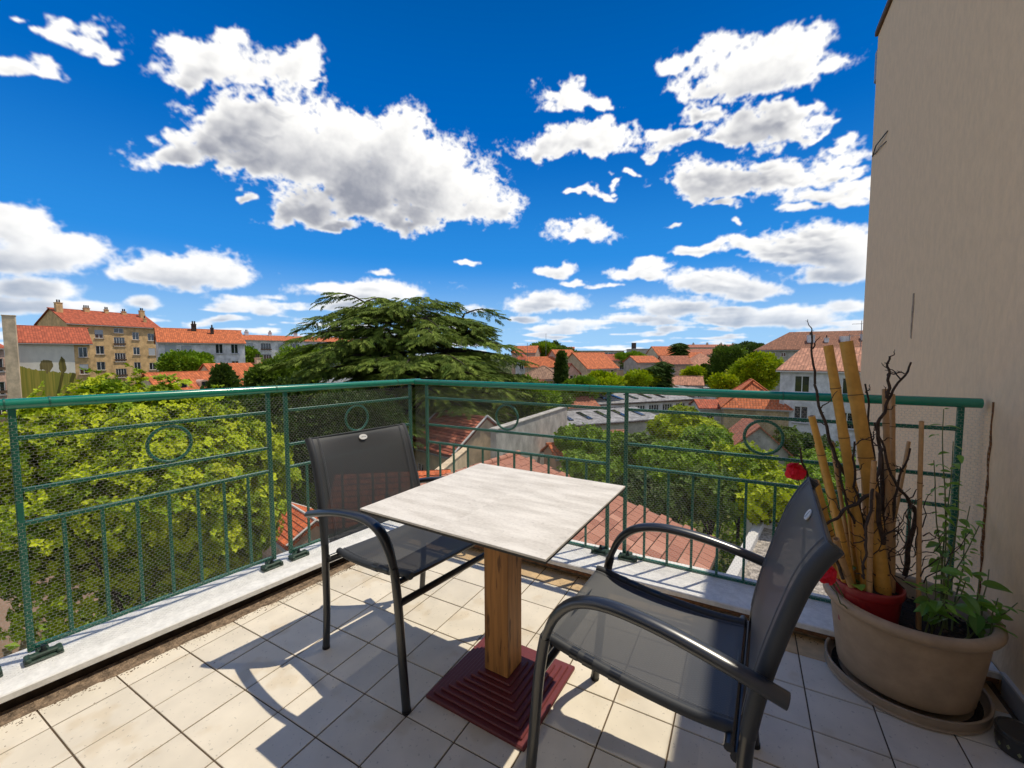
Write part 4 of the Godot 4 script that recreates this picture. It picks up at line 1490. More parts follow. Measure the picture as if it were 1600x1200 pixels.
func leafy(called: String, label: String, foot: Vector3, stems: Array, leaf_long: float, tone: Color, per_stem: int, spread: float) -> void:
	var t := thing(called, label, "plant", foot, 0)
	var shapes := [leaf_shape(leaf_long, leaf_long * 0.52, leaf_long * 0.3), leaf_shape(leaf_long * 0.8, leaf_long * 0.45, leaf_long * 0.12), leaf_shape(leaf_long * 1.2, leaf_long * 0.55, leaf_long * 0.5)]
	for tip in stems:
		var m := Mesher.new()
		var d: Vector3 = tip - foot
		var st := Vector3(rnd(-0.03, 0.03), 0, rnd(-0.02, 0.02))
		twig(m, st, d, 0.0032, 0.0014, 0.008)
		put(t, "stem", m, M.stem)
		for k in per_stem:
			var w := 0.25 + 0.75 * (k + rng.randf()) / per_stem
			var b := Basis(Vector3.UP, rnd(0, TAU)) * Basis(Vector3(0, 0, 1), rnd(-0.5, 0.55)) * Basis(Vector3.RIGHT, rnd(-0.6, 0.6))
			var o := put(t, "leaf", shapes[rng.randi_range(0, 2)], M["leaf_%d" % rng.randi_range(0, 2)])
			o.transform = Transform3D(b.scaled(Vector3.ONE * rnd(0.55, 1.1) * (1.15 - 0.4 * w)), st.lerp(d, w) + Vector3(rnd(-1, 1), rnd(-1, 1), rnd(-1, 1)) * spread)

func young_plants() -> void:
	for i in 3:
		M["leaf_%d" % i] = paint(lin([0.09, 0.14, 0.06][i], [0.24, 0.31, 0.17][i], [0.03, 0.04, 0.025][i]), 0.4, {"back": lin(0.3, 0.45, 0.06), "spec": 0.5})
	var p := POT + Vector3(0.10, 0.255, 0.02)
	leafy("shrub_seedling", "leggy green seedling with small leaves against the wire netting", p, [at(1475, 640, 1.66), at(1500, 745, 1.62), at(1490, 690, 1.68), at(1530, 820, 1.62), at(1460, 720, 1.60), at(1515, 790, 1.72)], 0.052, Color.WHITE, 18, 0.016)
	var q := POT + Vector3(0.035, 0.255, 0.10)
	leafy("broad_leaf_plant", "low plant with broad bright green leaves at the planter's front", q, [at(1448, 905, 1.42), at(1480, 925, 1.40), at(1470, 870, 1.46), at(1510, 905, 1.44)], 0.080, Color.WHITE, 7, 0.016)
	var r := POT + Vector3(0.15, 0.255, 0.09)
	leafy("trailing_plant", "plant trailing dark leaves over the planter's rim by the wall", r, [at(1530, 905, 1.50), at(1560, 935, 1.46), at(1545, 890, 1.55), at(1590, 942, 1.44)], 0.086, Color.WHITE, 6, 0.014)

func geranium() -> void:
	var t := thing("geranium", "geranium with two bright red flower heads and a few leaves", "plant", POT + Vector3(-0.16, 0.26, 0.06))
	for f in [[1243, 738, 1.53, 0.034], [1290, 897, 1.40, 0.034]]:
		var c: Vector3 = at(f[0], f[1], f[2]) - t.position
		var m := Mesher.new()
		var via := Vector3(c.x * 0.5, maxf(c.y * 0.35, 0.10), c.z * 0.5)
		twig(m, Vector3.ZERO, via, 0.003, 0.0022, 0.004)
		twig(m, via, c, 0.0022, 0.0016, 0.004)
		put(t, "stalk", m, M.stem)
		m = Mesher.new()
		var r: float = f[3]
		for k in 46:
			var d := Vector3(rng.randfn(0, 1), rng.randfn(0, 1) * 0.8 + 0.15, rng.randfn(0, 1)).normalized()
			var o := c + d * r * rnd(0.55, 0.85)
			var s := d.cross(Vector3(rnd(-1, 1), rnd(-1, 1), rnd(-1, 1))).normalized()
			var u := d.cross(s)
			var a := r * rnd(0.34, 0.5)
			var pts := []
			for q in 7:
				var w := TAU * q / 7.0
				pts.append(o + s * cos(w) * a + u * sin(w) * a * 0.85 + d * a * (0.25 + 0.12 * cos(2.0 * w)))
			for q in 7:
				var n0: Vector3 = (d + (pts[q] - o).normalized() * -0.3).normalized()
				m.tri(o, pts[q], pts[(q + 1) % 7], d, n0, n0)
		put(t, "flower_head", m, M.petal)
	var shape := leaf_shape(0.05, 0.05, 0.012)
	for k in 9:
		var o := put(t, "leaf", shape, M["leaf_%d" % (k % 3)])
		o.transform = Transform3D(Basis(Vector3.UP, rnd(0, TAU)) * Basis(Vector3(0, 0, 1), rnd(-0.3, 0.6)), Vector3(rnd(-0.06, 0.05), rnd(0.03, 0.19), rnd(-0.06, 0.06)))

# ---- the town: houses, sheds, walls ----
# A house stands with its front along its own x and its face to its own +z; y is counted from its foot.
# windows: [face, x, y, w, h, style] with x from the face's middle; face f r l b; style w glazed, s shuttered, d dark, b with balcony rail
func house(called: String, label: String, cat: String, group: String, foot: Vector3, turn: float, w: float, d: float, high: float, o: Dictionary) -> Node3D:
	var t := thing(called, label, cat, foot, deg_to_rad(turn), group)
	var wall: Material = o.wall
	var faces := {"f": [Vector3(-w / 2, 0, d / 2), Vector3.RIGHT, w, Vector3(0, 0, 1)], "b": [Vector3(w / 2, 0, -d / 2), Vector3.LEFT, w, Vector3(0, 0, -1)], "r": [Vector3(w / 2, 0, d / 2), Vector3(0, 0, -1), d, Vector3.RIGHT], "l": [Vector3(-w / 2, 0, -d / 2), Vector3(0, 0, 1), d, Vector3.LEFT]}
	var m := Mesher.new()
	for key in faces:
		var f: Array = faces[key]
		var holes := []
		for win in o.get("windows", []):
			if win[0] == key:
				holes.append(Rect2(f[2] / 2 + win[1] - win[3] / 2, win[2], win[3], win[4]))
		facade(m, f[0], f[1], Vector3.UP, f[2], high, holes, 0.16, f[3])
	var rise: float = o.get("rise", 1.5)
	var over: float = o.get("over", 0.35)
	var kind: String = o.get("roof", "x")
	if kind == "x":
		for s in [-1.0, 1.0]:
			m.flat_tri(Vector3(s * w / 2, high, d / 2), Vector3(s * w / 2, high, -d / 2), Vector3(s * w / 2, high + rise, 0), Vector3(s, 0, 0))
	elif kind == "z":
		for s in [-1.0, 1.0]:
			m.flat_tri(Vector3(w / 2, high, s * d / 2), Vector3(-w / 2, high, s * d / 2), Vector3(0, high + rise, s * d / 2), Vector3(0, 0, s))
	put(t, "wall", m, wall)
	var roof := roof_mesh(kind, w, d, high, rise, over, o.get("ridge", -1.0))
	var rf := put(t, "roof", roof, o.cover)
	if o.get("ridge_tiles", false) and kind in ["x", "z", "hip"]:
		m = Mesher.new()
		var run := (w / 2 + over) if kind == "x" else (d / 2 + over)
		if kind == "hip":
			run = maxf(0.05, (maxf(w, d) - minf(w, d)) / 2)
		var dir := Vector3(0, 0, 1) if kind == "z" or (kind == "hip" and d > w) else Vector3.RIGHT
		m.bar(Vector3(0, high + rise + 0.10, 0) - dir * run, Vector3(0, high + rise + 0.10, 0) + dir * run, 0.11, 8)
		if kind == "hip":
			for sx in [-1.0, 1.0]:
				for sz in [-1.0, 1.0]:
					m.bar(Vector3(sx * (w / 2 + over), high - over * rise / (minf(w, d) / 2) + 0.12, sz * (d / 2 + over)), Vector3(0, high + rise + 0.12, 0) + dir * run * (sx if dir == Vector3.RIGHT else sz), 0.09, 6)
		put(rf, "ridge", m, o.get("trim", o.cover))
	if kind != "flat":
		# a gutter along each long eave
		var y := high - over * rise / ((d if kind != "z" else w) / 2) - 0.03
		for s in [-1.0, 1.0]:
			m = Mesher.new()
			if kind != "z":
				m.box(Vector3(0, y, s * (d / 2 + over)), Vector3(w + 2 * over * (1.0 if kind == "hip" else 0.6), 0.12, 0.10))
			else:
				m.box(Vector3(s * (w / 2 + over), y, 0), Vector3(0.10, 0.12, d + over))
			put(rf, "gutter", m, o.get("gutter", M.grey_sill))
	for c in o.get("chimneys", []):
		# [x, z, width, height above the ridge's foot, pots]
		m = Mesher.new()
		m.box(Vector3(c[0], high + c[3] / 2, c[1]), Vector3(c[2], c[3], c[2] * 0.8), Basis(), 0.02)
		m.box(Vector3(c[0], high + c[3] + 0.05, c[1]), Vector3(c[2] + 0.12, 0.10, c[2] * 0.8 + 0.12), Basis(), 0.02)
		var q := put(rf, "chimney", m, o.get("stack", wall))
		m = Mesher.new()
		for k in int(c[4]):
			m.lathe(PackedVector2Array([Vector2(0.13, 0), Vector2(0.10, 0.45), Vector2(0.14, 0.5), Vector2(0.0, 0.5)]), Vector3(c[0] + (k - (c[4] - 1) / 2.0) * 0.3, high + c[3] + 0.1, c[1]), 8)
		if int(c[4]) > 0:
			put(rf, "chimney_pot", m, M.trunk)
	for win in o.get("windows", []):
		var f: Array = faces[win[0]]
		var c: Vector3 = f[0] + f[1] * (f[2] / 2 + win[1]) + Vector3.UP * win[2]
		window(t, c, f[1], f[3], win[3], win[4], win[5], o.get("sills", M.grey_sill))
	return t

func window(t: Node3D, c: Vector3, x: Vector3, out: Vector3, w: float, h: float, style: String, sill: Material) -> void:
	var turn := Basis(x, Vector3.UP, x.cross(Vector3.UP))
	var m := Mesher.new()
	var g := c - out * 0.10
	var b := 0.07
	m.box(g + Vector3.UP * (b / 2), Vector3(w, b, 0.07), turn)
	m.box(g + Vector3.UP * (h - b / 2), Vector3(w, b, 0.07), turn)
	for s in [-1.0, 1.0]:
		m.box(g + x * s * (w / 2 - b / 2) + Vector3.UP * (h / 2), Vector3(b, h - 2 * b, 0.072), turn)
	if w > 0.7:
		m.box(g + Vector3.UP * (h / 2), Vector3(0.07, h - 2 * b, 0.074), turn)
	if w > 1.6:
		for s in [-1.0, 1.0]:
			m.box(g + x * s * w / 4 + Vector3.UP * (h / 2), Vector3(0.06, h - 2 * b, 0.074), turn)
	var f := put(t, "window", m, M.joinery)
	m = Mesher.new()
	m.box(g + Vector3.UP * (h / 2) - out * 0.02, Vector3(w - 0.1, h - 0.1, 0.015), turn)
	put(f, "pane", m, M.glass)
	m = Mesher.new()
	m.box(c + out * 0.06 - Vector3.UP * 0.05, Vector3(w + 0.24, 0.09, 0.20), turn)
	put(f, "sill", m, sill)
	if style == "s" or style == "h":
		m = Mesher.new()
		var part := 1.0 if style == "s" else 0.55
		m.box(c - out * 0.035 + Vector3.UP * (h - h * part / 2), Vector3(w - 0.06, h * part - 0.05, 0.03), turn)
		put(f, "shutter", m, M.shutter)
	if style == "b":
		m = Mesher.new()
		for k in 3:
			m.box(c + out * 0.14 + Vector3.UP * (0.25 + 0.3 * k), Vector3(w + 0.2, 0.04, 0.04), turn)
		m.box(c + out * 0.14 + Vector3.UP * 0.40, Vector3(w + 0.2, 0.28, 0.02), turn)
		put(f, "guard_rail", m, M.eave)

func roof_mesh(kind: String, w: float, d: float, high: float, rise: float, over: float, ridge: float) -> Mesher:
	var m := Mesher.new()
	var th := 0.14
	var up := Vector3.UP * th
	if kind == "flat":
		m.box(Vector3(0, high + th / 2, 0), Vector3(w + over * 2, th, d + over * 2))
		return m
	var planes := []
	if kind == "x":
		var dy := -over * rise / (d / 2)
		for s in [1.0, -1.0]:
			planes.append([Vector3(-w / 2 - over * 0.6, high + dy, s * (d / 2 + over)), Vector3(w / 2 + over * 0.6, high + dy, s * (d / 2 + over)), Vector3(w / 2 + over * 0.6, high + rise, 0), Vector3(-w / 2 - over * 0.6, high + rise, 0)])
	elif kind == "z":
		var dy := -over * rise / (w / 2)
		for s in [1.0, -1.0]:
			planes.append([Vector3(s * (w / 2 + over), high + dy, d / 2 + over * 0.6), Vector3(s * (w / 2 + over), high + dy, -d / 2 - over * 0.6), Vector3(0, high + rise, -d / 2 - over * 0.6), Vector3(0, high + rise, d / 2 + over * 0.6)])
	else:
		var a := w / 2 + over
		var b := d / 2 + over
		var dy := -over * rise / (minf(w, d) / 2)
		var run := maxf(0.0, (maxf(w, d) - minf(w, d)) / 2)
		if ridge >= 0.0:
			run = ridge
		var p := Vector3(run, high + rise, 0) if w >= d else Vector3(0, high + rise, run)
		var q := Vector3(-p.x, p.y, -p.z)
		var c := [Vector3(-a, high + dy, b), Vector3(a, high + dy, b), Vector3(a, high + dy, -b), Vector3(-a, high + dy, -b)]
		if w >= d:
			planes = [[c[0], c[1], p, q], [c[2], c[3], q, p], [c[1], c[2], p, p], [c[3], c[0], q, q]]
		else:
			planes = [[c[1], c[2], q, p], [c[3], c[0], p, q], [c[0], c[1], p, p], [c[2], c[3], q, q]]
	for f in planes:
		# v grows down the slope from the ridge
		var n: Vector3 = (f[1] - f[0]).cross(f[3] - f[0]).normalized()
		if n.y < 0:
			n = -n
		var x: Vector3 = (f[1] - f[0]).normalized()
		var y: Vector3 = n.cross(x)
		if y.y > 0:
			y = -y
		var uv := func(p: Vector3) -> Vector2: return Vector2((p - f[3]).dot(x), (p - f[3]).dot(y))
		m.tri(f[0] + up, f[1] + up, f[2] + up, n, n, n, uv.call(f[0]), uv.call(f[1]), uv.call(f[2]))
		if f[2] != f[3]:
			m.tri(f[0] + up, f[2] + up, f[3] + up, n, n, n, uv.call(f[0]), uv.call(f[2]), uv.call(f[3]))
		m.quad(f[0], f[1], f[1] + up, f[0] + up, -y)
		m.tri(f[0], f[1], f[2], -n, -n, -n)
		if f[2] != f[3]:
			m.tri(f[0], f[2], f[3], -n, -n, -n)
		m.quad(f[1], f[2], f[2] + up, f[1] + up, x)
		m.quad(f[0], f[3], f[3] + up, f[0] + up, -x)
	return m

# tiles laid one by one on a sloping plane: eave from a to b, ridge above it; each a part, the far ones joined
func lay_tiles(t: Node, a: Vector3, b: Vector3, top: Vector3, wide: float, course: float, mats: Array, most: int) -> void:
	var x := (b - a).normalized()
	var up := top - a
	up = up - x * up.dot(x)
	var long := up.length()
	var y := up / long
	var n := y.cross(x)
	if n.y < 0:
		n = -n
	var cols := int((b - a).length() / wide)
	var rows := int(long / course)
	var spots := []
	for row in rows:
		for col in cols:
			var p := a + x * ((col + 0.5 + (0.5 if row % 2 else 0.0)) * wide) + y * ((row + 0.5) * course)
			spots.append([p.distance_to(eye), p])
	spots.sort_custom(func(p, q): return p[0] < q[0])
	var shapes := []
	for k in 2:
		var m := Mesher.new()
		# each tile's lower edge lies on the one below
		m.box(Vector3(0, 0, 0.5 * k * 0.004), Vector3(wide - 0.014, course - 0.030, 0.030), Basis(Vector3.RIGHT, 0.05))
		shapes.append(m.mesh())
	var basis_ := Basis(x, y, x.cross(y))
	if basis_.z.dot(n) < 0:
		basis_ = Basis(-x, y, (-x).cross(y))
	var rest := Mesher.new()
	for i in spots.size():
		var tilt := Basis(Vector3(0, 0, 1), rnd(-0.012, 0.012)) * Basis(Vector3.RIGHT, rnd(-0.008, 0.008))
		var f := Transform3D(basis_ * tilt, spots[i][1] + n * (0.035 + rnd(0, 0.006)))
		if i < most:
			var o := put(t, "tile", shapes[i % 2], mats[rng.randi_range(0, mats.size() - 1)])
			o.transform = f
		else:
			rest.box(f.origin, Vector3(wide - 0.014, course - 0.030, 0.030), f.basis * Basis(Vector3.RIGHT, 0.05))
	if rest.v.size():
		put(t, "tile_field", rest, mats[0]).set_meta("kind", "stuff")

# long overlapping courses, each a part
func lay_courses(t: Node, a: Vector3, b: Vector3, top: Vector3, course: float, mats: Array) -> void:
	var x := (b - a).normalized()
	var up := top - a
	up = up - x * up.dot(x)
	var long := up.length()
	var y := up / long
	var n := x.cross(y)
	var basis_ := Basis(x, y, n)
	if n.y < 0:
		basis_ = Basis(-x, y, -n)
		n = -n
	var rows := int(long / course)
	for row in rows:
		var m := Mesher.new()
		var w := (b - a).length()
		var p := a + x * (w / 2) + y * ((row + 0.5) * long / rows) + n * 0.05
		# one sheet of rounded tiles side by side, with a thick lower edge
		var each := int(w / 0.24) * 4
		var y0 := y * (long / rows * -0.50) + n * 0.03
		var y1 := y * (long / rows * 0.40)
		var last := Vector3.ZERO
		for k in each + 1:
			var c := p + x * (float(k) / each - 0.5) * w + n * (0.024 * absf(sin(PI * k / 4.0)))
			if k > 0:
				m.quad(last + y0, c + y0, c + y1, last + y1, n)
				m.quad(last + y0, c + y0, c + y0 - n * 0.05, last + y0 - n * 0.05, -y)
			last = c
		put(t, "tile_course", m, mats[row % mats.size()])

func block_of(called: String, label: String, cat: String, m: Mesher, mat: Material, group := "") -> MeshInstance3D:
	var o := put(self, called, m, mat)
	tag(o, label, cat, group)
	return o

func site(px: float, depth: float, turn: float, d: float) -> Vector3:
	var a := deg_to_rad(turn)
	return on_ground(px, depth) - Vector3(sin(a), 0, cos(a)) * d / 2

# a house front seen from one sight line to another: [foot of the house's middle, turn in degrees, width]
func row(pa: float, da: float, pb: float, db: float, deep: float) -> Array:
	var a := on_ground(pa, da)
	var b := on_ground(pb, db)
	var x := (b - a).normalized()
	var out := Vector3(-x.z, 0, x.x)
	if out.dot(eye - a) < 0:
		out = -out
	return [(a + b) / 2 - out * deep / 2, rad_to_deg(atan2(out.x, out.z)), a.distance_to(b)]

# how far along that front, from its middle, the sight line px meets it
func along_row(pa: float, da: float, pb: float, db: float, px: float) -> float:
	var la := (pa - 800.0) / FOCAL * da
	var lb := (pb - 800.0) / FOCAL * db
	var k := (px - 800.0) / FOCAL
	var s := (k * da - la) / ((lb - la) - k * (db - da))
	return (s - 0.5) * on_ground(pa, da).distance_to(on_ground(pb, db))

func mural_picture() -> ImageTexture:
	# pale sky over an olive hillside streaked with brown, two round trees and their long shadows
	var w := 256
	var h := 192
	var f := FastNoiseLite.new()
	f.frequency = 0.03
	f.fractal_octaves = 4
	var b := PackedByteArray()
	b.resize(w * h * 3)
	for y in h:
		for x in w:
			var u := float(x) / w
			var v := float(y) / h
			var n := f.get_noise_2d(x, y)
			var streak := f.get_noise_2d(x * 2.5, y * 0.15)
			var c := Color(0.40, 0.385, 0.33).lerp(Color(0.48, 0.46, 0.41), v * 1.6) * (1.0 + 0.1 * n)
			var hill := 0.44 + 0.10 * u + 0.02 * f.get_noise_2d(x * 2.0, 50) - 0.05 * exp(-pow(u * 5.0, 2.0))
			if v > hill:
				c = Color(0.145, 0.15, 0.022).lerp(Color(0.24, 0.20, 0.035), clampf(0.4 + streak * 1.5, 0, 1)).lerp(Color(0.25, 0.16, 0.05), clampf((v - 0.86) * 5.0, 0, 0.8))
				if absf(u - 0.76 + (v - hill) * 0.30) < 0.028 or absf(u - 0.97 + (v - hill) * 0.42) < 0.04:
					c *= 0.35
			var t1 := Vector2((u - 0.47) / 0.115, (v - 0.385) / 0.10).length() + n * 0.35
			var t2 := Vector2((u - 0.765) / 0.07, (v - 0.40) / 0.14).length() + n * 0.35
			if t1 < 1.0 or (absf(u - 0.475) < 0.016 and v > 0.45 and v < 0.53):
				c = Color(0.12, 0.095, 0.035) * (1.0 + 0.6 * streak)
			if t2 < 1.0 or (absf(u - 0.765) < 0.012 and v > 0.45 and v < 0.56):
				c = Color(0.10, 0.085, 0.02) * (1.0 + 0.6 * streak)
			c = (c * 1.7).linear_to_srgb()
			var i := (y * w + x) * 3
			b[i] = int(clampf(c.r, 0, 1) * 255)
			b[i + 1] = int(clampf(c.g, 0, 1) * 255)
			b[i + 2] = int(clampf(c.b, 0, 1) * 255)
	return ImageTexture.create_from_image(Image.create_from_data(w, h, false, Image.FORMAT_RGB8, b))

func antenna(label: String, foot: Vector3, tall: float, arms: int) -> void:
	var t := thing("roof_aerial", label, "aerial", foot)
	var m := Mesher.new()
	m.bar(Vector3.ZERO, Vector3.UP * tall, 0.035, 6)
	put(t, "mast", m, M.zinc)
	m = Mesher.new()
	m.bar(Vector3(-0.8, tall * 0.9, 0), Vector3(0.8, tall * 0.9, 0.3), 0.02, 5)
	for k in arms:
		var x := -0.7 + 1.4 * k / maxf(1, arms - 1)
		m.bar(Vector3(x, tall * 0.9, -0.4), Vector3(x, tall * 0.9, 0.4), 0.015, 5)
	put(t, "aerial_rods", m, M.zinc)

func town() -> void:
	var orange := tiling(0.56, 0.155, 0.055)
	var red := tiling(0.44, 0.105, 0.05)
	var brick := tiling(0.40, 0.145, 0.085)
	var pink := tiling(0.52, 0.25, 0.165)
	var brown := tiling(0.27, 0.115, 0.065)
	var tan_ := tiling(0.33, 0.20, 0.135)
	var yellow := plaster(0.60, 0.40, 0.19)
	var white := plaster(0.62, 0.62, 0.63)
	var cream := plaster(0.62, 0.49, 0.33)
	var beige := plaster(0.55, 0.41, 0.27)
	var rosy := plaster(0.56, 0.37, 0.28)
	var grey := plaster(0.42, 0.40, 0.36)
	var stone := plaster(0.42, 0.31, 0.18)
	var sheet := paint(lin(0.40, 0.39, 0.39), 0.6, {"tex": X.grime, "world": 0.3, "bump": X.fine, "deep": 1.0})
	var dark_sheet := paint(lin(0.09, 0.09, 0.11), 0.7, {"tex": X.grime, "world": 0.3})
	var gravel := paint(lin(0.52, 0.46, 0.39), 1.0, {"tex": X.grime, "world": 1.1, "bump": X.fine, "deep": 1.6})
	var white_trim := paint(lin(0.62, 0.60, 0.56), 0.8)
	var ocean := Mesher.new()
	ocean.quad(Vector3(-1500, GROUND, 300), Vector3(1500, GROUND, 300), Vector3(1500, GROUND, -2600), Vector3(-1500, GROUND, -2600), Vector3.UP)
	tag(put(self, "ground", ocean, M.ground), "grassy garden ground between the houses", "ground", "", "structure")

	# ---- blocks on the left ----
	var w := []
	var ax := func(px: float) -> float: return along_row(108, 74, 250, 87, px)
	for y in [13.7, 10.75, 7.8, 4.85, 1.9]:
		w.append(["f", ax.call(157), y, 1.25, 1.55, "h" if y > 13 else "w"])
		w.append(["f", ax.call(214), y - 0.1, 1.1, 1.5, "w"])
		w.append(["f", ax.call(238), y - 0.2, 1.2, 1.45, "s" if y == 10.75 else "w"])
		if y < 11:
			w.append(["f", ax.call(130), y, 1.25, 1.5, "h" if y == 7.8 else "w"])
	for y in [12.3, 9.3, 6.3, 3.5, 0.7]:
		w.append(["f", ax.call(188), y, 1.7, 1.7, "b"])
	w.append(["f", ax.call(188), 14.8, 1.5, 0.95, "w"])
	var r: Array = row(108, 74, 250, 87, 10)
	house("apartment_block", "yellow ochre apartment block of many floors with a red tiled roof", "building", "", r[0], r[1], r[2], 10, 16.3, {"wall": yellow, "cover": red, "rise": 2.6, "over": 0.45, "windows": w, "sills": M.sill, "ridge_tiles": true,
		"chimneys": [[-6.4, 1.2, 0.9, 3.6, 2], [6.2, 1.2, 0.8, 3.4, 2], [-2.2, 0.3, 0.8, 3.1, 3], [0.8, 0.3, 0.6, 3.1, 2], [3.6, 0.3, 0.7, 3.0, 2], [5.6, 3.2, 0.5, 1.7, 1]]})
	r = row(248, 68, 383, 76, 9)
	ax = func(px: float) -> float: return along_row(248, 68, 383, 76, px)
	house("town_house", "white three-storey house with an orange roof beside the ochre block", "house", "", r[0], r[1], r[2], 9, 12.7, {"wall": white, "cover": orange, "rise": 2.3, "ridge_tiles": true,
		"windows": [["f", ax.call(267), 10.4, 1.5, 1.8, "s"], ["f", ax.call(292), 10.5, 1.4, 1.6, "s"], ["f", ax.call(318), 9.0, 1.2, 1.7, "w"], ["f", ax.call(343), 10.8, 1.1, 1.7, "w"], ["f", ax.call(367), 10.8, 1.1, 1.7, "w"], ["f", ax.call(367), 7.9, 1.1, 1.6, "w"], ["f", ax.call(267), 7.8, 1.3, 1.5, "d"], ["f", ax.call(343), 6.4, 1.1, 1.6, "w"]],
		"chimneys": [[-0.9, 0.6, 0.7, 3.2, 2], [1.6, 1.6, 0.5, 2.6, 1]], "stack": M.trunk})
	r = row(27, 57, 141, 62.5, 8)
	var mh := house("mural_house", "house under a long red roof with a painted landscape on its wall", "house", "", r[0], r[1], r[2], 8, 12.4, {"wall": yellow, "cover": red, "rise": 2.2, "over": 0.5, "ridge_tiles": true, "sills": M.sill,
		"windows": [["f", along_row(27, 57, 141, 62.5, 130), 10.2, 0.95, 1.5, "w"], ["f", along_row(27, 57, 141, 62.5, 130), 7.7, 0.95, 1.5, "h"], ["f", along_row(27, 57, 141, 62.5, 130), 5.1, 0.9, 1.5, "w"]]})
	var m := Mesher.new()
	var mw: float = along_row(27, 57, 141, 62.5, 117) + r[2] / 2 - 0.1
	m.slab(PackedVector2Array([Vector2(0, 0), Vector2(mw, 0), Vector2(mw, 8.2), Vector2(0, 8.2)]), Transform3D(Basis(), Vector3(-r[2] / 2 + 0.05, 4.1, 4.003)), 0.05)
	put(mh, "painted_mural", m, paint(Color.WHITE, 0.9, {"tex": mural_picture(), "uv": Vector2(1.0 / mw, -1.0 / 8.2)}))
	m = Mesher.new()
	m.box(Vector3(0, 7.55, 0), Vector3(1.05, 15.1, 0.55), Basis(), 0.03)
	m.box(Vector3(0, 15.16, 0), Vector3(1.15, 0.12, 0.65), Basis(), 0.03)
	var pier := block_of("end_wall", "narrow tall cream end wall left of the painted mural", "wall", m, cream)
	pier.position = on_ground(18.5, 50)
	pier.rotation.y = deg_to_rad(72)
	r = row(-130, 47, 7, 54.5, 6)
	ax = func(px: float) -> float: return along_row(-130, 47, 7, 54.5, px)
	house("corner_house", "pinkish house with balconies cut by the frame's left edge", "house", "", r[0], r[1], r[2], 6, 11.5, {"wall": rosy, "cover": red, "rise": 1.4,
		"windows": [["f", ax.call(-4), 8.4, 1.1, 1.7, "b"], ["f", ax.call(-4), 5.4, 1.1, 1.7, "b"], ["f", ax.call(-4), 2.4, 1.1, 1.7, "b"], ["f", ax.call(-40), 8.4, 1.1, 1.7, "b"]]})
	r = row(247, 43, 342, 48, 6)
	var dm := house("cottage", "low house with an orange roof and two small arched dormers", "house", "", r[0], r[1], r[2], 6, 6.7, {"wall": cream, "cover": orange, "rise": 1.7, "ridge_tiles": true, "trim": orange})
	for x in [along_row(247, 43, 342, 48, 286), along_row(247, 43, 342, 48, 319)]:
		m = Mesher.new()
		var arch := PackedVector2Array([Vector2(-0.5, 0)])
		for k in 9:
			arch.append(Vector2(-0.5 * cos(PI * k / 8.0), 0.5 + 0.45 * sin(PI * k / 8.0)))
		arch.append(Vector2(0.5, 0))
		m.slab(arch, Transform3D(Basis(), Vector3(x, 6.75, 0.4)), 2.4)
		var dd := put(dm, "dormer", m, rosy)
		m = Mesher.new()
		m.box(Vector3(x, 7.2, 2.80), Vector3(0.55, 0.6, 0.06))
		put(dd, "pane", m, M.glass)
	r = row(345, 50, 442, 57, 7)
	house("cottage", "house with a broad orange roof between the cypress and the cedar", "house", "", r[0], r[1], r[2], 7, 6.8, {"wall": cream, "cover": orange, "rise": 2.5, "chimneys": [[2.4, 0.4, 0.6, 3.2, 2]]})
	r = row(203, 31.5, 338, 36.5, 6.5)
	house("cottage", "house with a faded pink tiled roof just under the left handrail", "house", "", r[0], r[1], r[2], 6.5, 5.5, {"wall": rosy, "cover": pink, "rise": 1.6, "ridge_tiles": true, "trim": pink})
	w = []
	r = row(379, 114, 585, 142, 10)
	for c in 10:
		for y in [11.9, 8.8, 5.7]:
			w.append(["f", r[2] * (-0.45 + 0.1 * c), y, 2.6 if c % 2 else 1.5, 2.1, "b" if c % 2 else "s"])
	house("apartment_block", "long white apartment block with a flat orange roof behind the trees", "building", "", r[0], r[1], r[2], 10, 14.8, {"wall": white, "cover": orange, "rise": 1.5, "windows": w, "chimneys": [[-17, 0.5, 0.9, 2.4, 2], [-11, 0.5, 0.8, 2.4, 2], [-4, 0.5, 0.9, 2.4, 3], [3, 0.5, 0.8, 2.4, 2], [10, 0.5, 0.8, 2.4, 2]]})

	# ---- near roofs below the terrace ----
	var tones := [tiling(0.31, 0.125, 0.075), tiling(0.35, 0.145, 0.09), tiling(0.27, 0.11, 0.07), tiling(0.38, 0.175, 0.115)]
	for k in 4:
		tones[k] = paint(lin([0.44, 0.50, 0.37, 0.56][k], [0.185, 0.225, 0.15, 0.27][k], [0.115, 0.145, 0.095, 0.18][k]), 0.85, {"tex": X.speck, "own": 2.3, "bump": X.fine, "deep": 0.4})
	var hall := thing("brown_roof_house", "low house with a broad brown tiled roof right below the far railing", "house", Vector3(-4.55, GROUND, -7.6), deg_to_rad(-5.7))
	m = Mesher.new()
	# the ridge runs away from the terrace; the right slope is long, the left one short
	var ridge_x := -1.65
	var right_x := 4.95
	var left_x_ := -2.7
	facade(m, Vector3(right_x - 0.4, 0, 1.2), Vector3(0, 0, -1), Vector3.UP, 5.2, 5.15, [], 0.1, Vector3.RIGHT)
	for s in [[-4.0, -1.0], [1.2, 1.0]]:
		m.quad(Vector3(left_x_ + 0.3, 0, s[0]), Vector3(right_x - 0.4, 0, s[0]), Vector3(right_x - 0.4, 5.15, s[0]), Vector3(left_x_ + 0.3, 5.15, s[0]), Vector3(0, 0, s[1]))
		m.flat_tri(Vector3(left_x_ + 0.3, 5.15, s[0]), Vector3(right_x - 0.4, 5.15, s[0]), Vector3(ridge_x, 6.68, s[0]), Vector3(0, 0, s[1]))
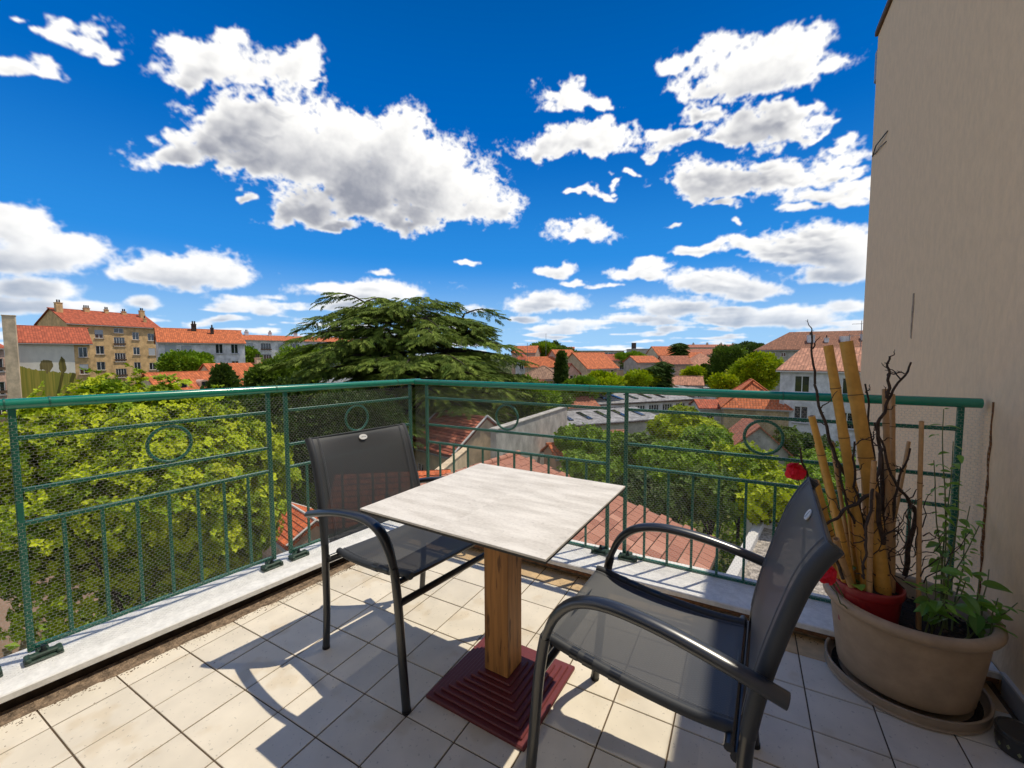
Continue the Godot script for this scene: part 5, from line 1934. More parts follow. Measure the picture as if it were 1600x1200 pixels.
	facade(m, Vector3(left_x_ + 0.3, 0, -4.0), Vector3(0, 0, 1), Vector3.UP, 5.2, 5.15, [], 0.1, Vector3.LEFT)
	put(hall, "wall", m, cream)
	m = Mesher.new()
	for s in [[right_x, 5.22], [left_x_, 6.15]]:
		m.quad(Vector3(s[0], s[1], 1.5), Vector3(s[0], s[1], -4.3), Vector3(ridge_x, 6.75, -4.3), Vector3(ridge_x, 6.75, 1.5), Vector3.UP)
		m.quad(Vector3(s[0], s[1] - 0.1, 1.5), Vector3(s[0], s[1] - 0.1, -4.3), Vector3(ridge_x, 6.65, -4.3), Vector3(ridge_x, 6.65, 1.5), Vector3.DOWN)
		m.quad(Vector3(s[0], s[1] - 0.1, 1.5), Vector3(s[0], s[1] - 0.1, -4.3), Vector3(s[0], s[1], -4.3), Vector3(s[0], s[1], 1.5), Vector3.RIGHT * signf(s[0]))
	var deck := put(hall, "roof", m, M.eave)
	lay_tiles(deck, Vector3(right_x, 5.22, -4.3), Vector3(right_x, 5.22, 1.5), Vector3(ridge_x, 6.75, -4.3), 0.30, 0.335, tones, 290)
	lay_tiles(deck, Vector3(left_x_, 6.15, -4.3), Vector3(left_x_, 6.15, 1.5), Vector3(ridge_x, 6.75, -4.3), 0.30, 0.335, tones, 0)
	m = Mesher.new()
	for k in 14:
		m.tube(PackedVector3Array([Vector3(ridge_x, 6.80, -4.3 + 0.41 * k), Vector3(ridge_x, 6.81, -3.86 + 0.41 * k)]), PackedFloat32Array([0.105, 0.12]), 8)
	put(deck, "ridge_tiles", m, tones[1]).set_meta("kind", "stuff")

	var reds := [paint(lin(0.60, 0.165, 0.085), 0.8, {"tex": X.grime, "own": 0.7}), paint(lin(0.42, 0.115, 0.065), 0.8, {"tex": X.grime, "own": 0.7}), paint(lin(0.68, 0.215, 0.115), 0.8, {"tex": X.grime, "own": 0.7})]
	var ga := house("gabled_shed", "small house with red ribbed roof, pale verges and a cream gable", "house", "", Vector3(-17.0, GROUND, -24.2), -15.7, 5.4, 5.8, 3.7, {"wall": cream, "cover": reds[1], "rise": 2.2, "over": 0.12, "windows": [["f", -1.2, 1.6, 0.8, 1.0, "d"]]})
	lay_courses(ga.get_node("roof"), Vector3(-2.75, 3.78, 3.02), Vector3(2.75, 3.78, 3.02), Vector3(-2.75, 6.05, 0), 0.25, reds)
	m = Mesher.new()
	for s in [-1.0, 1.0]:
		for f in [-1.0, 1.0]:
			m.bar(Vector3(s * 2.78, 3.86, f * 3.05), Vector3(s * 2.78, 6.13, 0), 0.075, 6)
	put(ga.get_node("roof"), "verge", m, white_trim)
	m = Mesher.new()
	m.box(Vector3(0, 2.85, 0), Vector3(0.4, 5.7, 13.0))
	m.box(Vector3(0, 5.75, 0), Vector3(0.55, 0.10, 13.1), Basis(), 0.02)
	var flank := block_of("garden_wall", "high rough grey wall running back from the red-roofed shed", "wall", m, grey)
	flank.position = Vector3(-12.5, GROUND, -27.4)
	flank.rotation.y = deg_to_rad(2)
	m = Mesher.new()
	m.box(Vector3(0, 2.2, 0), Vector3(0.3, 4.4, 9.0))
	m.box(Vector3(0, 4.44, 0), Vector3(0.42, 0.09, 9.1), Basis(), 0.02)
	var yard := block_of("garden_wall", "cream yard wall in front of the rough grey wall", "wall", m, cream)
	yard.position = Vector3(-12.6, GROUND, -16.4)
	yard.rotation.y = deg_to_rad(20)

	# the two vivid orange roofs beyond the left railing
	var oranges := [paint(lin(0.84, 0.19, 0.05), 0.8, {"tex": X.grime, "own": 0.6}), paint(lin(0.76, 0.155, 0.04), 0.8, {"tex": X.grime, "own": 0.6})]
	var sh := house("orange_shed", "small shed with a vivid orange roof beyond the left railing's posts", "shed", "", Vector3(-15.65, GROUND, -10.2), -13.6, 3.3, 2.1, 2.70, {"wall": rosy, "cover": oranges[1], "rise": 0.62, "over": 0.10})
	for s in [1.0, -1.0]:
		lay_courses(sh.get_node("roof"), Vector3(-1.7, 2.80, 1.14 * s), Vector3(1.7, 2.80, 1.14 * s), Vector3(-1.7, 3.46, 0), 0.20, oranges)
	m = Mesher.new()
	for s in [-1.0, 1.0]:
		for f in [-1.0, 1.0]:
			m.bar(Vector3(s * 1.72, 2.88, f * 1.16), Vector3(s * 1.72, 3.56, 0), 0.045, 6)
	m.bar(Vector3(-1.72, 3.56, 0), Vector3(1.72, 3.56, 0), 0.05, 6)
	put(sh.get_node("roof"), "verge", m, white_trim)
	var rc := on_ground(612, 18.6)
	var sh2 := house("orange_house", "house with an orange-red roof glimpsed through the left chair's back", "house", "", rc, 38, 4.8, 4.2, 3.45, {"wall": cream, "cover": oranges[1], "rise": 1.45, "over": 0.2})
	for s in [1.0, -1.0]:
		lay_courses(sh2.get_node("roof"), Vector3(-2.5, 3.46, 2.28 * s), Vector3(2.5, 3.46, 2.28 * s), Vector3(-2.5, 5.02, 0), 0.30, oranges)
	var sh3 := house("orange_shed", "shed with an orange roof behind the leafy tree, seen at the left frame edge", "shed", "", on_ground(-10, 13.5), 20, 2.6, 3.0, 4.2, {"wall": rosy, "cover": oranges[0], "rise": 0.9, "over": 0.2})
	lay_courses(sh3.get_node("roof"), Vector3(-1.45, 4.2, 1.7), Vector3(1.45, 4.2, 1.7), Vector3(-1.45, 5.2, 0), 0.3, oranges)

	# flat gravel roof with its white parapet
	m = Mesher.new()
	m.box(Vector3(3.4, 1.95, 0), Vector3(6.8, 3.9, 8.6))
	var gr := thing("gravel_roof_annex", "flat gravel-roofed annex with a white parapet beside the brown roof", "building", Vector3(1.05, GROUND, -12.6), deg_to_rad(-9.5))
	put(gr, "wall", m, white)
	m = Mesher.new()
	m.box(Vector3(3.4, 3.93, 0), Vector3(6.5, 0.06, 8.4))
	put(gr, "gravel", m, gravel)
	m = Mesher.new()
	m.box(Vector3(0.13, 4.05, 0), Vector3(0.28, 0.32, 8.7), Basis(), 0.02)
	m.box(Vector3(3.5, 4.05, -4.2), Vector3(6.5, 0.30, 0.25), Basis(), 0.02)
	put(gr, "parapet", m, white_trim)

	# ---- sheds and gardens in the middle ----
	for k in 3:
		var dep: float = [43.0, 54.0, 66.0][k]
		w = []
		for c in 8:
			w.append(["f", -8.2 + 2.3 * c, [2.2, 2.9, 3.3][k], 1.7, 0.9, "w"])
		house("workshop", ["low grey metal-roofed workshop with a dark eave, nearest of three", "grey workshop with a row of panes, middle of three", "pale workshop with a row of panes, farthest of three"][k], "workshop", "metal-roofed workshops", site([946, 992, 1040][k], dep, [52, 52, 52][k], 9), 52, [15.0, 20.0, 22.0][k], 9, [3.3, 4.2, 4.8][k], {"wall": [grey, white, white][k], "cover": sheet, "rise": 0.7, "over": 0.25, "windows": w if k > 0 else [], "gutter": M.eave})
		var shop := get_child(get_child_count() - 1)
		for c in 6:
			m = Mesher.new()
			m.box(Vector3(-5.6 + 2.3 * c, [3.3, 4.2, 4.8][k] + 0.56, 2.2), Vector3(0.5, 0.10, 2.6), Basis(Vector3.RIGHT, 0.155))
			put(shop.get_node("roof"), "roof_light", m, M.glass)
	house("stone_house", "stone house with a bright orange hipped roof under the handrail", "house", "", Vector3(1.9, GROUND, -54.0), 6, 6.0, 8.0, 4.8, {"wall": stone, "cover": orange, "roof": "hip", "rise": 2.6, "over": 0.3, "ridge": 0.6, "ridge_tiles": true})
	house("stone_annex", "small white annex with red roof and one window, left of the stone house", "house", "", site(1117, 49, 20, 4), 20, 3.0, 4, 4.1, {"wall": white, "cover": red, "rise": 0.7, "windows": [["f", -0.3, 2.4, 0.9, 1.0, "d"]]})
	house("dark_shed", "low shed with a dark flat roof in front of the stone house", "shed", "", site(1128, 36, 24, 4), 24, 4.4, 4, 2.7, {"wall": white, "cover": dark_sheet, "roof": "flat"})
	house("tiled_shed", "shed with a reddish tiled roof framed by the railing's right ring", "shed", "", site(1190, 30, 8, 5), 8, 3.6, 5.6, 3.4, {"wall": grey, "cover": brick, "rise": 1.7, "roof": "z", "over": 0.3})
	m = Mesher.new()
	m.box(Vector3(0, 1.4, 0), Vector3(0.35, 2.8, 8.0))
	m.box(Vector3(0, 2.85, 0), Vector3(0.5, 0.10, 8.0))
	var gw := block_of("garden_wall", "white garden wall below the tiled shed", "wall", m, white)
	gw.position = on_ground(1208, 22)
	gw.rotation.y = deg_to_rad(-12)
	house("white_villa", "white rendered house with a faded pink roof at the beige wall's edge", "house", "", site(1322, 40, -14, 9), -14, 10.6, 9, 8.8, {"wall": white, "cover": pink, "roof": "hip", "ridge": 4.2, "rise": 2.1, "over": 0.35, "gutter": white_trim,
		"windows": [["f", -3.4, 6.5, 1.3, 1.7, "w"], ["f", -3.4, 3.4, 1.2, 1.7, "d"], ["f", 0.3, 6.5, 1.0, 1.6, "d"], ["f", 2.2, 5.4, 2.0, 1.5, "d"], ["f", 0.3, 3.2, 1.2, 1.6, "w"]], "chimneys": [[3.2, 0.5, 0.7, 2.8, 2]]})
	w = []
	for y in [10.0, 8.2, 6.4, 4.6]:
		w.append(["f", -8.6, y, 0.8, 0.8, "d"])
		if y > 9:
			w.append(["f", -10.4, y, 1.1, 0.9, "d"])
	house("grey_block", "grey block with a big brown hipped roof behind the white house", "building", "", site(1312, 76, 2, 14), 2, 25.0, 14, 11.4, {"wall": grey, "cover": brown, "roof": "hip", "ridge": 7.0, "rise": 3.4, "over": 0.4, "windows": w,
		"chimneys": [[-4.0, 4.2, 1.2, 2.6, 2], [1.2, 4.0, 1.4, 2.2, 0], [4.2, 3.6, 1.2, 2.6, 2], [-1.6, 4.4, 0.7, 2.0, 1]], "stack": white})

	# ---- smaller houses towards the skyline: label, px, depth, turn from facing, width, depth, eave y, rise, roof, wall, cover, windows ----
	var rows := [
		["beige house with a plain gable and orange roof, four tall windows to its right", 942, 75, 65, 8.0, 7.0, -0.9, 2.6, "x", beige, orange, [["f", -2.6, 6.1, 0.7, 1.6, "w"], ["f", -0.8, 6.1, 0.7, 1.6, "w"], ["f", 0.8, 6.1, 0.7, 1.6, "w"], ["f", 2.6, 6.1, 0.7, 1.6, "w"]]],
		["low house with a greyish tan roof right of the big cedar", 842, 60, 12, 6.4, 6, -2.0, 1.6, "hip", cream, tan_, [["f", -1.2, 5.0, 0.8, 1.2, "w"], ["f", 1.4, 5.0, 0.8, 1.2, "w"]]],
		["house with an orange roof just left of the cypress", 846, 82, 20, 6.4, 6, -0.9, 1.9, "x", cream, orange, []],
		["narrow orange-roofed house just right of the cypress", 890, 84, 60, 5.0, 5, 0.2, 2.2, "x", rosy, orange, [["r", 0.0, 6.0, 0.8, 1.2, "d"]]],
		["red-gabled small house in front of the beige gable", 893, 66, 30, 2.6, 3, -1.4, 1.3, "z", rosy, red, [["f", 0.0, 6.4, 0.6, 0.8, "w"]]],
		["white-verged little gable among bushes below the beige house", 929, 58, 35, 3.6, 4, -4.2, 1.6, "z", rosy, pink, []],
		["grey-walled house with an orange roof behind the two conifers", 1014, 84, 40, 5.0, 6, -0.1, 1.2, "x", grey, orange, []],
		["brown-roofed house right of the two conifers", 1060, 84, 30, 5.4, 5, -0.4, 1.5, "x", rosy, brick, [["f", -1.0, 6.6, 0.8, 1.2, "d"]]],
		["rosy house with a pinkish hipped roof behind a dark cypress", 1104, 86, 25, 7.0, 7, -0.9, 2.6, "hip", rosy, pink, [["f", 1.6, 5.8, 1.1, 1.5, "w"], ["f", -1.6, 5.8, 1.1, 1.5, "w"]]],
		["orange-roofed house peeping out at the cedar's right edge", 818, 96, 15, 5.5, 6, 2.0, 1.5, "x", rosy, orange, [["f", 1.0, 9.0, 0.9, 1.2, "d"]]],
		["white tower-like house behind the cedar's right edge", 815, 88, 20, 2.6, 4, 0.6, 1.0, "hip", white, red, [["f", 0.0, 7.4, 0.8, 1.2, "d"]]],
		["low orange roof between the cedar and the tan-roofed house", 812, 52, 18, 5.0, 5, -3.2, 1.2, "x", rosy, brick, []],
		["brick red house far behind the dark pine", 1098, 130, 25, 14.0, 8, 1.6, 1.6, "x", rosy, brick, []],
		["small cream house with a bright orange roof between the two conifers and the rosy house", 1078, 100, 15, 6.0, 6, 0.4, 1.5, "x", cream, orange, [["f", 0.8, 7.2, 0.9, 1.2, "w"], ["f", -1.2, 7.2, 0.9, 1.2, "w"]]],
		["white house with a brown hipped roof just under the far long block", 1128, 150, 25, 9.0, 8, 2.0, 1.8, "hip", white, brick, [["f", 1.5, 8.6, 1.2, 1.5, "w"], ["f", -1.5, 8.6, 1.2, 1.5, "w"]]],
		["cream house with a steep orange roof behind the dark pine's left side", 1046, 118, 40, 7.0, 7, 1.4, 2.4, "x", cream, orange, [["f", 0.0, 8.0, 1.0, 1.4, "w"]]],
		["long low beige house with a red roof beyond the beige gable", 972, 98, 25, 9.5, 6, 0.2, 1.3, "x", beige, red, [["f", -2.5, 7.0, 1.0, 1.2, "w"], ["f", 0.0, 7.0, 1.0, 1.2, "w"], ["f", 2.5, 7.0, 1.0, 1.2, "w"]]],
		["pale pink house with a low red roof left of the modern building", 876, 128, 20, 8.0, 7, 2.4, 1.5, "x", rosy, red, [["f", 1.4, 9.2, 1.0, 1.3, "w"], ["f", -1.4, 9.2, 1.0, 1.3, "w"]]],
		["white gabled house among the trees right of the aerial masts", 862, 118, 60, 6.0, 7, 1.2, 2.0, "x", white, orange, [["f", 0.0, 8.4, 1.0, 1.4, "d"]]],
		["small cream garden house with orange roof beyond the grey workshops", 1012, 76, 35, 4.6, 4, -3.6, 1.3, "x", cream, orange, [["f", 0.4, 3.6, 0.9, 1.1, "d"]]],
		["cream outbuilding with pink roof left of the stone house", 1072, 70, 12, 5.5, 4, -3.6, 1.2, "x", cream, pink, [["f", 0.8, 3.6, 0.9, 1.2, "w"]]],
		["rosy outbuilding with a flat-pitched brown roof beside the grey workshops", 906, 50, 48, 5.2, 4, -4.9, 0.9, "x", rosy, brick, []],
		["low pink-roofed shed among bushes right of the rough grey wall", 958, 33, 40, 3.4, 3, -6.0, 0.9, "x", cream, pink, []],
		["orange-roofed lean-to at the foot of the rough grey wall", 893, 30, 50, 2.4, 2, -5.9, 0.6, "x", rosy, orange, []],
		["pale house with a brown roof deep in the gardens", 1082, 112, 18, 8.0, 7, 0.0, 1.6, "x", cream, brick, [["f", -1.5, 6.4, 1.0, 1.4, "w"], ["f", 1.5, 6.4, 1.0, 1.4, "w"]]]]
	for q in rows:
		house("suburban_house", q[0], "house", "", site(q[1], q[2], q[3], q[5]), q[3], q[4], q[5], q[6] - GROUND, {"wall": q[9], "cover": q[10], "rise": q[7], "roof": q[8], "windows": q[11], "over": 0.3, "ridge_tiles": q[2] < 80})
	# modern flat buildings on the skyline
	w = []
	for c in 9:
		w.append(["f", -6.0 + 1.5 * c, 10.3, 1.2, 0.8, "d"])
		w.append(["f", -6.0 + 1.5 * c, 8.4, 1.0, 0.9, "d"])
	house("school_building", "low modern building with a flat white roof and bands of windows", "building", "", site(938, 120, 30, 10), 30, 13.6, 10, 11.6, {"wall": white, "cover": white_trim, "roof": "flat", "over": 0.9, "windows": w})
	house("school_wing", "long low wing with a flat white roof right of the modern building", "building", "", site(1000, 126, 30, 8), 30, 12.0, 8, 9.6, {"wall": grey, "cover": white_trim, "roof": "flat", "over": 0.7})
	house("office_block", "grey flat-roofed block with a dark brick chimney on the skyline", "building", "", site(1022, 150, 30, 10), 30, 14.0, 10, 12.6, {"wall": grey, "cover": white_trim, "roof": "flat", "over": 0.3, "windows": [["f", 3.0, 9.6, 3.0, 1.2, "d"], ["f", 5.5, 7.4, 1.6, 1.2, "d"]], "chimneys": [[-6.4, 2.0, 1.4, 2.2, 0]], "stack": M.trunk})
	w = []
	for c in 12:
		w.append(["f", -12.0 + 2.2 * c, 12.0, 1.5, 1.3, "w"])
		w.append(["f", -12.0 + 2.2 * c, 9.2, 1.5, 1.3, "w"])
	house("apartment_block", "far long pale block with a low orange roof on the right skyline", "building", "", site(1118, 205, 31, 10), 31, 29.0, 10, 14.2, {"wall": cream, "cover": brick, "rise": 1.4, "windows": w, "chimneys": [[-9, 0.5, 0.9, 1.9, 2], [-2, 0.5, 0.9, 1.9, 3], [5, 0.5, 0.9, 1.9, 2], [11, 0.5, 0.9, 1.9, 2]]})
	house("tower_block", "distant pale tower block left of the brown hipped roof", "building", "", site(1193, 300, 28, 12), 28, 9.0, 12, 14.0, {"wall": grey, "cover": grey, "roof": "flat", "over": 0.1})
	m = Mesher.new()
	m.box(Vector3(0, 1.3, 0), Vector3(6.5, 2.6, 0.25))
	var cw := block_of("garden_wall", "low pale concrete wall right of the two conifers", "wall", m, grey)
	cw.position = on_ground(1066, 62, GROUND + 1.3)
	cw.rotation.y = deg_to_rad(25)
	m = Mesher.new()
	m.box(Vector3(0, 1.2, 0), Vector3(5.0, 2.4, 0.25))
	var bw := block_of("garden_wall", "low reddish brick wall left of the stone house's roof", "wall", m, plaster(0.30, 0.15, 0.10))
	bw.position = on_ground(1110, 61, GROUND + 1.3)
	bw.rotation.y = deg_to_rad(25)
	antenna("tall thin aerial mast by the cedar's right edge", on_ground(824, 70), 12.4, 4)
	antenna("thin aerial mast over the roofs between the cedar and the cypress", on_ground(853, 90), 15.0, 5)
	antenna("roof aerial on the white house near the beige wall", at(1326, 552, 44), 2.0, 5)
	antenna("roof aerial right against the beige wall's edge", at(1344, 552, 44), 3.4, 5)

# ---- trees ----
func leaf_ball(leaves: int, leaf: float, reach: float, narrow: float, seed_: int) -> ArrayMesh:
	# a clump of leaves round the origin, opening along +y
	var r := RandomNumberGenerator.new()
	r.seed = seed_
	var m := Mesher.new()
	for k in leaves:
		var d := Vector3(r.randfn(0, 1), r.randfn(0, 0.8) + 0.35, r.randfn(0, 1)).normalized()
		var p := d * reach * pow(r.randf(), 0.5)
		var out := (d + Vector3(r.randf_range(-0.5, 0.5), r.randf_range(-0.2, 0.5), r.randf_range(-0.5, 0.5))).normalized()
		var s := out.cross(Vector3(r.randf_range(-1, 1), r.randf_range(-1, 1), r.randf_range(-1, 1))).normalized()
		var up := s.cross(out).normalized()
		var l := leaf * r.randf_range(0.7, 1.25)
		var w := l * narrow
		var a := p
		var tip := p + out * l - up * l * 0.15
		var e0 := p + out * l * 0.45 + s * w + up * w * 0.35
		var e1 := p + out * l * 0.45 - s * w + up * w * 0.35
		m.flat_tri(a, e0, tip, up)
		m.flat_tri(a, tip, e1, up)
	return m.mesh()

func rosette(seed_: int, leaf: float) -> ArrayMesh:
	# whorls of broad leaves at the ends of short twigs
	var r := RandomNumberGenerator.new()
	r.seed = seed_
	var m := Mesher.new()
	for k in 7:
		var c := Vector3(r.randfn(0, 1), r.randfn(0, 0.5) + 0.2, r.randfn(0, 1)) * leaf * 1.15
		var axis := (Vector3(r.randf_range(-0.7, 0.7), 1.0, r.randf_range(-0.7, 0.7))).normalized()
		var s := axis.cross(Vector3(1, 0, 0.2)).normalized()
		var t := axis.cross(s)
		var n := r.randi_range(6, 8)
		for q in n:
			var w := TAU * (q + r.randf_range(-0.2, 0.2)) / n
			var out := (s * cos(w) + t * sin(w) + axis * r.randf_range(0.05, 0.7)).normalized()
			var side := axis.cross(out).normalized()
			var up := out.cross(side)
			var l := leaf * r.randf_range(0.75, 1.2)
			var a := c
			var mid := c + out * l * 0.55 + up * l * 0.06
			var tip := c + out * l - up * l * 0.10
			var e0 := c + out * l * 0.58 + side * l * 0.33 + up * l * 0.15
			var e1 := c + out * l * 0.58 - side * l * 0.33 + up * l * 0.15
			for f in [[a, e0, mid], [mid, e0, tip], [a, mid, e1], [mid, tip, e1]]:
				m.flat_tri(f[0], f[1], f[2], up)
	return m.mesh()

func needle_spray(seed_: int) -> ArrayMesh:
	# a flat hanging fan of needled twigs, a metre long along +x, drooping at its end
	var r := RandomNumberGenerator.new()
	r.seed = seed_
	var m := Mesher.new()
	for k in 46:
		var w := (k + r.randf()) / 46.0
		var s := 1.0 if k % 2 else -1.0
		var root := Vector3(w * 0.95, -0.16 * w * w, 0)
		var long := (0.42 - 0.24 * w) * r.randf_range(0.6, 1.2)
		var dir := Vector3(0.50 + 0.4 * r.randf(), -0.10 - 0.38 * r.randf(), s * r.randf_range(0.3, 1.0)).normalized()
		var tip := root + dir * long + Vector3(0, -0.10 * long, 0)
		var side := dir.cross(Vector3(r.randf_range(-0.5, 0.5), 1, r.randf_range(-0.5, 0.5))).normalized() * 0.026
		var mid := root.lerp(tip, 0.4) + Vector3(0, 0.02, 0)
		m.flat_tri(root, mid + side, tip, Vector3.UP)
		m.flat_tri(root, tip, mid - side, Vector3.UP)
	return m.mesh()

func mixed(a: Color, b: Color, n := 48) -> Array:
	var out := []
	for i in n:
		var c := a.lerp(b, rng.randf())
		var k := rnd(0.78, 1.2)
		out.append(Color(c.r * k, c.g * k, c.b * k))
	return out

func limbs(m: Mesher, foot: Vector3, crown: Vector3, radii: Vector3, r: float, n: int) -> void:
	var top := crown + Vector3.UP * radii.y * 0.35
	var pts := PackedVector3Array()
	var rad := PackedFloat32Array()
	for k in 7:
		var w := k / 6.0
		pts.append(foot.lerp(top, w) + Vector3(rnd(-1, 1), 0, rnd(-1, 1)) * r * 0.9 * sin(w * PI))
		rad.append(lerpf(r, r * 0.22, w))
	m.tube(pts, rad, 9)
	for k in n:
		var w := rnd(0.35, 0.85)
		var a := foot.lerp(top, w)
		var t := rnd(0, TAU)
		var b := crown + Vector3(cos(t) * radii.x, rnd(-0.25, 0.55) * radii.y, sin(t) * radii.z) * rnd(0.55, 0.85)
		var mid := a.lerp(b, 0.5) + Vector3.UP * rnd(0.0, 0.2) * radii.y
		m.tube(PackedVector3Array([a, a.lerp(mid, 0.6), mid, b]), PackedFloat32Array([r * 0.42, r * 0.33, r * 0.24, r * 0.07]), 6)

func broad_tree(called: String, label: String, foot: Vector3, crown: Vector3, radii: Vector3, count: int, scale_: float, shapes: Array, a: Color, b: Color, trunk_r := 0.2, group := "", lobes := 22) -> Node3D:
	var t := thing(called, label, "shrub" if called.contains("shrub") or called.contains("bush") else "tree", foot, 0, group)
	var c := crown - foot
	var m := Mesher.new()
	limbs(m, Vector3.ZERO, c, radii, trunk_r, 9)
	put(t, "trunk", m, M.trunk)
	var balls := []
	for k in lobes:
		var d := Vector3(rng.randfn(0, 1), rng.randfn(0, 0.85) + 0.15, rng.randfn(0, 1)).normalized()
		balls.append([d * rnd(0.45, 0.72), rnd(0.30, 0.48)])
	balls.append([Vector3.ZERO, 0.55])
	var where := []
	var tries := 0
	while where.size() < count and tries < count * 6:
		tries += 1
		var q: Array = balls[rng.randi_range(0, balls.size() - 1)]
		var d := Vector3(rng.randfn(0, 1), rng.randfn(0, 1), rng.randfn(0, 1)).normalized()
		var p: Vector3 = q[0] + d * q[1] * rnd(0.72, 1.06)
		if p.length() < 0.42 and rng.randf() < 0.85:
			continue
		var out := (d * 0.8 + p.normalized() * 0.5 + Vector3.UP * 0.35).normalized()
		var s := out.cross(Vector3(rnd(-1, 1), rnd(-1, 1), rnd(-1, 1))).normalized()
		where.append(Transform3D(Basis(s, out, s.cross(out)).scaled(Vector3.ONE * scale_ * rnd(0.7, 1.3)), c + p * radii))
	var per := shapes.size()
	var tints := mixed(a, b)
	if per == 1:
		scatter(t, "crown", shapes[0], M.foliage, where, tints)
	else:
		for k in per:
			scatter(t, "crown", shapes[k], M.foliage, where.slice(k * count / per, (k + 1) * count / per), tints)
	return t

func column_tree(called: String, label: String, foot: Vector3, tall: float, wide: float, count: int, scale_: float, shape: Mesh, a: Color, b: Color, conic: float, m_: Material) -> void:
	var t := thing(called, label, "tree", foot)
	var m := Mesher.new()
	m.tube(PackedVector3Array([Vector3.ZERO, Vector3(0.05, tall * 0.5, 0), Vector3(0, tall * 0.96, 0)]), PackedFloat32Array([0.03 * tall * 0.5, 0.01 * tall, 0.02]), 8)
	put(t, "trunk", m, M.trunk)
	var where := []
	for i in count:
		var w := pow(rng.randf(), 0.8)
		var r := wide * (pow(sin(PI * clampf(0.06 + 0.94 * w, 0, 1)), 0.45) if conic < 0.5 else pow(1.0 - w, 0.85) * (0.8 + 0.3 * sin(w * 40.0)))
		var ph := rnd(0, TAU)
		r *= rnd(0.55, 1.08)
		var d := Vector3(cos(ph), 0, sin(ph))
		var p := d * r + Vector3.UP * (tall * (0.05 + 0.95 * w))
		var out := (d + Vector3.UP * (1.4 if conic < 0.5 else -0.1)).normalized()
		var s := out.cross(Vector3(rnd(-0.4, 0.4), rnd(-1, 1), rnd(-0.4, 0.4))).normalized()
		if conic < 0.5:
			where.append(Transform3D(Basis(s, out, s.cross(out)).scaled(Vector3.ONE * scale_ * rnd(0.7, 1.3)), p))
		else:
			var z := out.cross(Vector3.UP).normalized()
			where.append(Transform3D(Basis(out, z.cross(out), z).scaled(Vector3.ONE * scale_ * rnd(0.7, 1.3)), d * r * 0.35 + Vector3.UP * p.y))
	scatter(t, "crown", shape, m_, where, mixed(a, b))

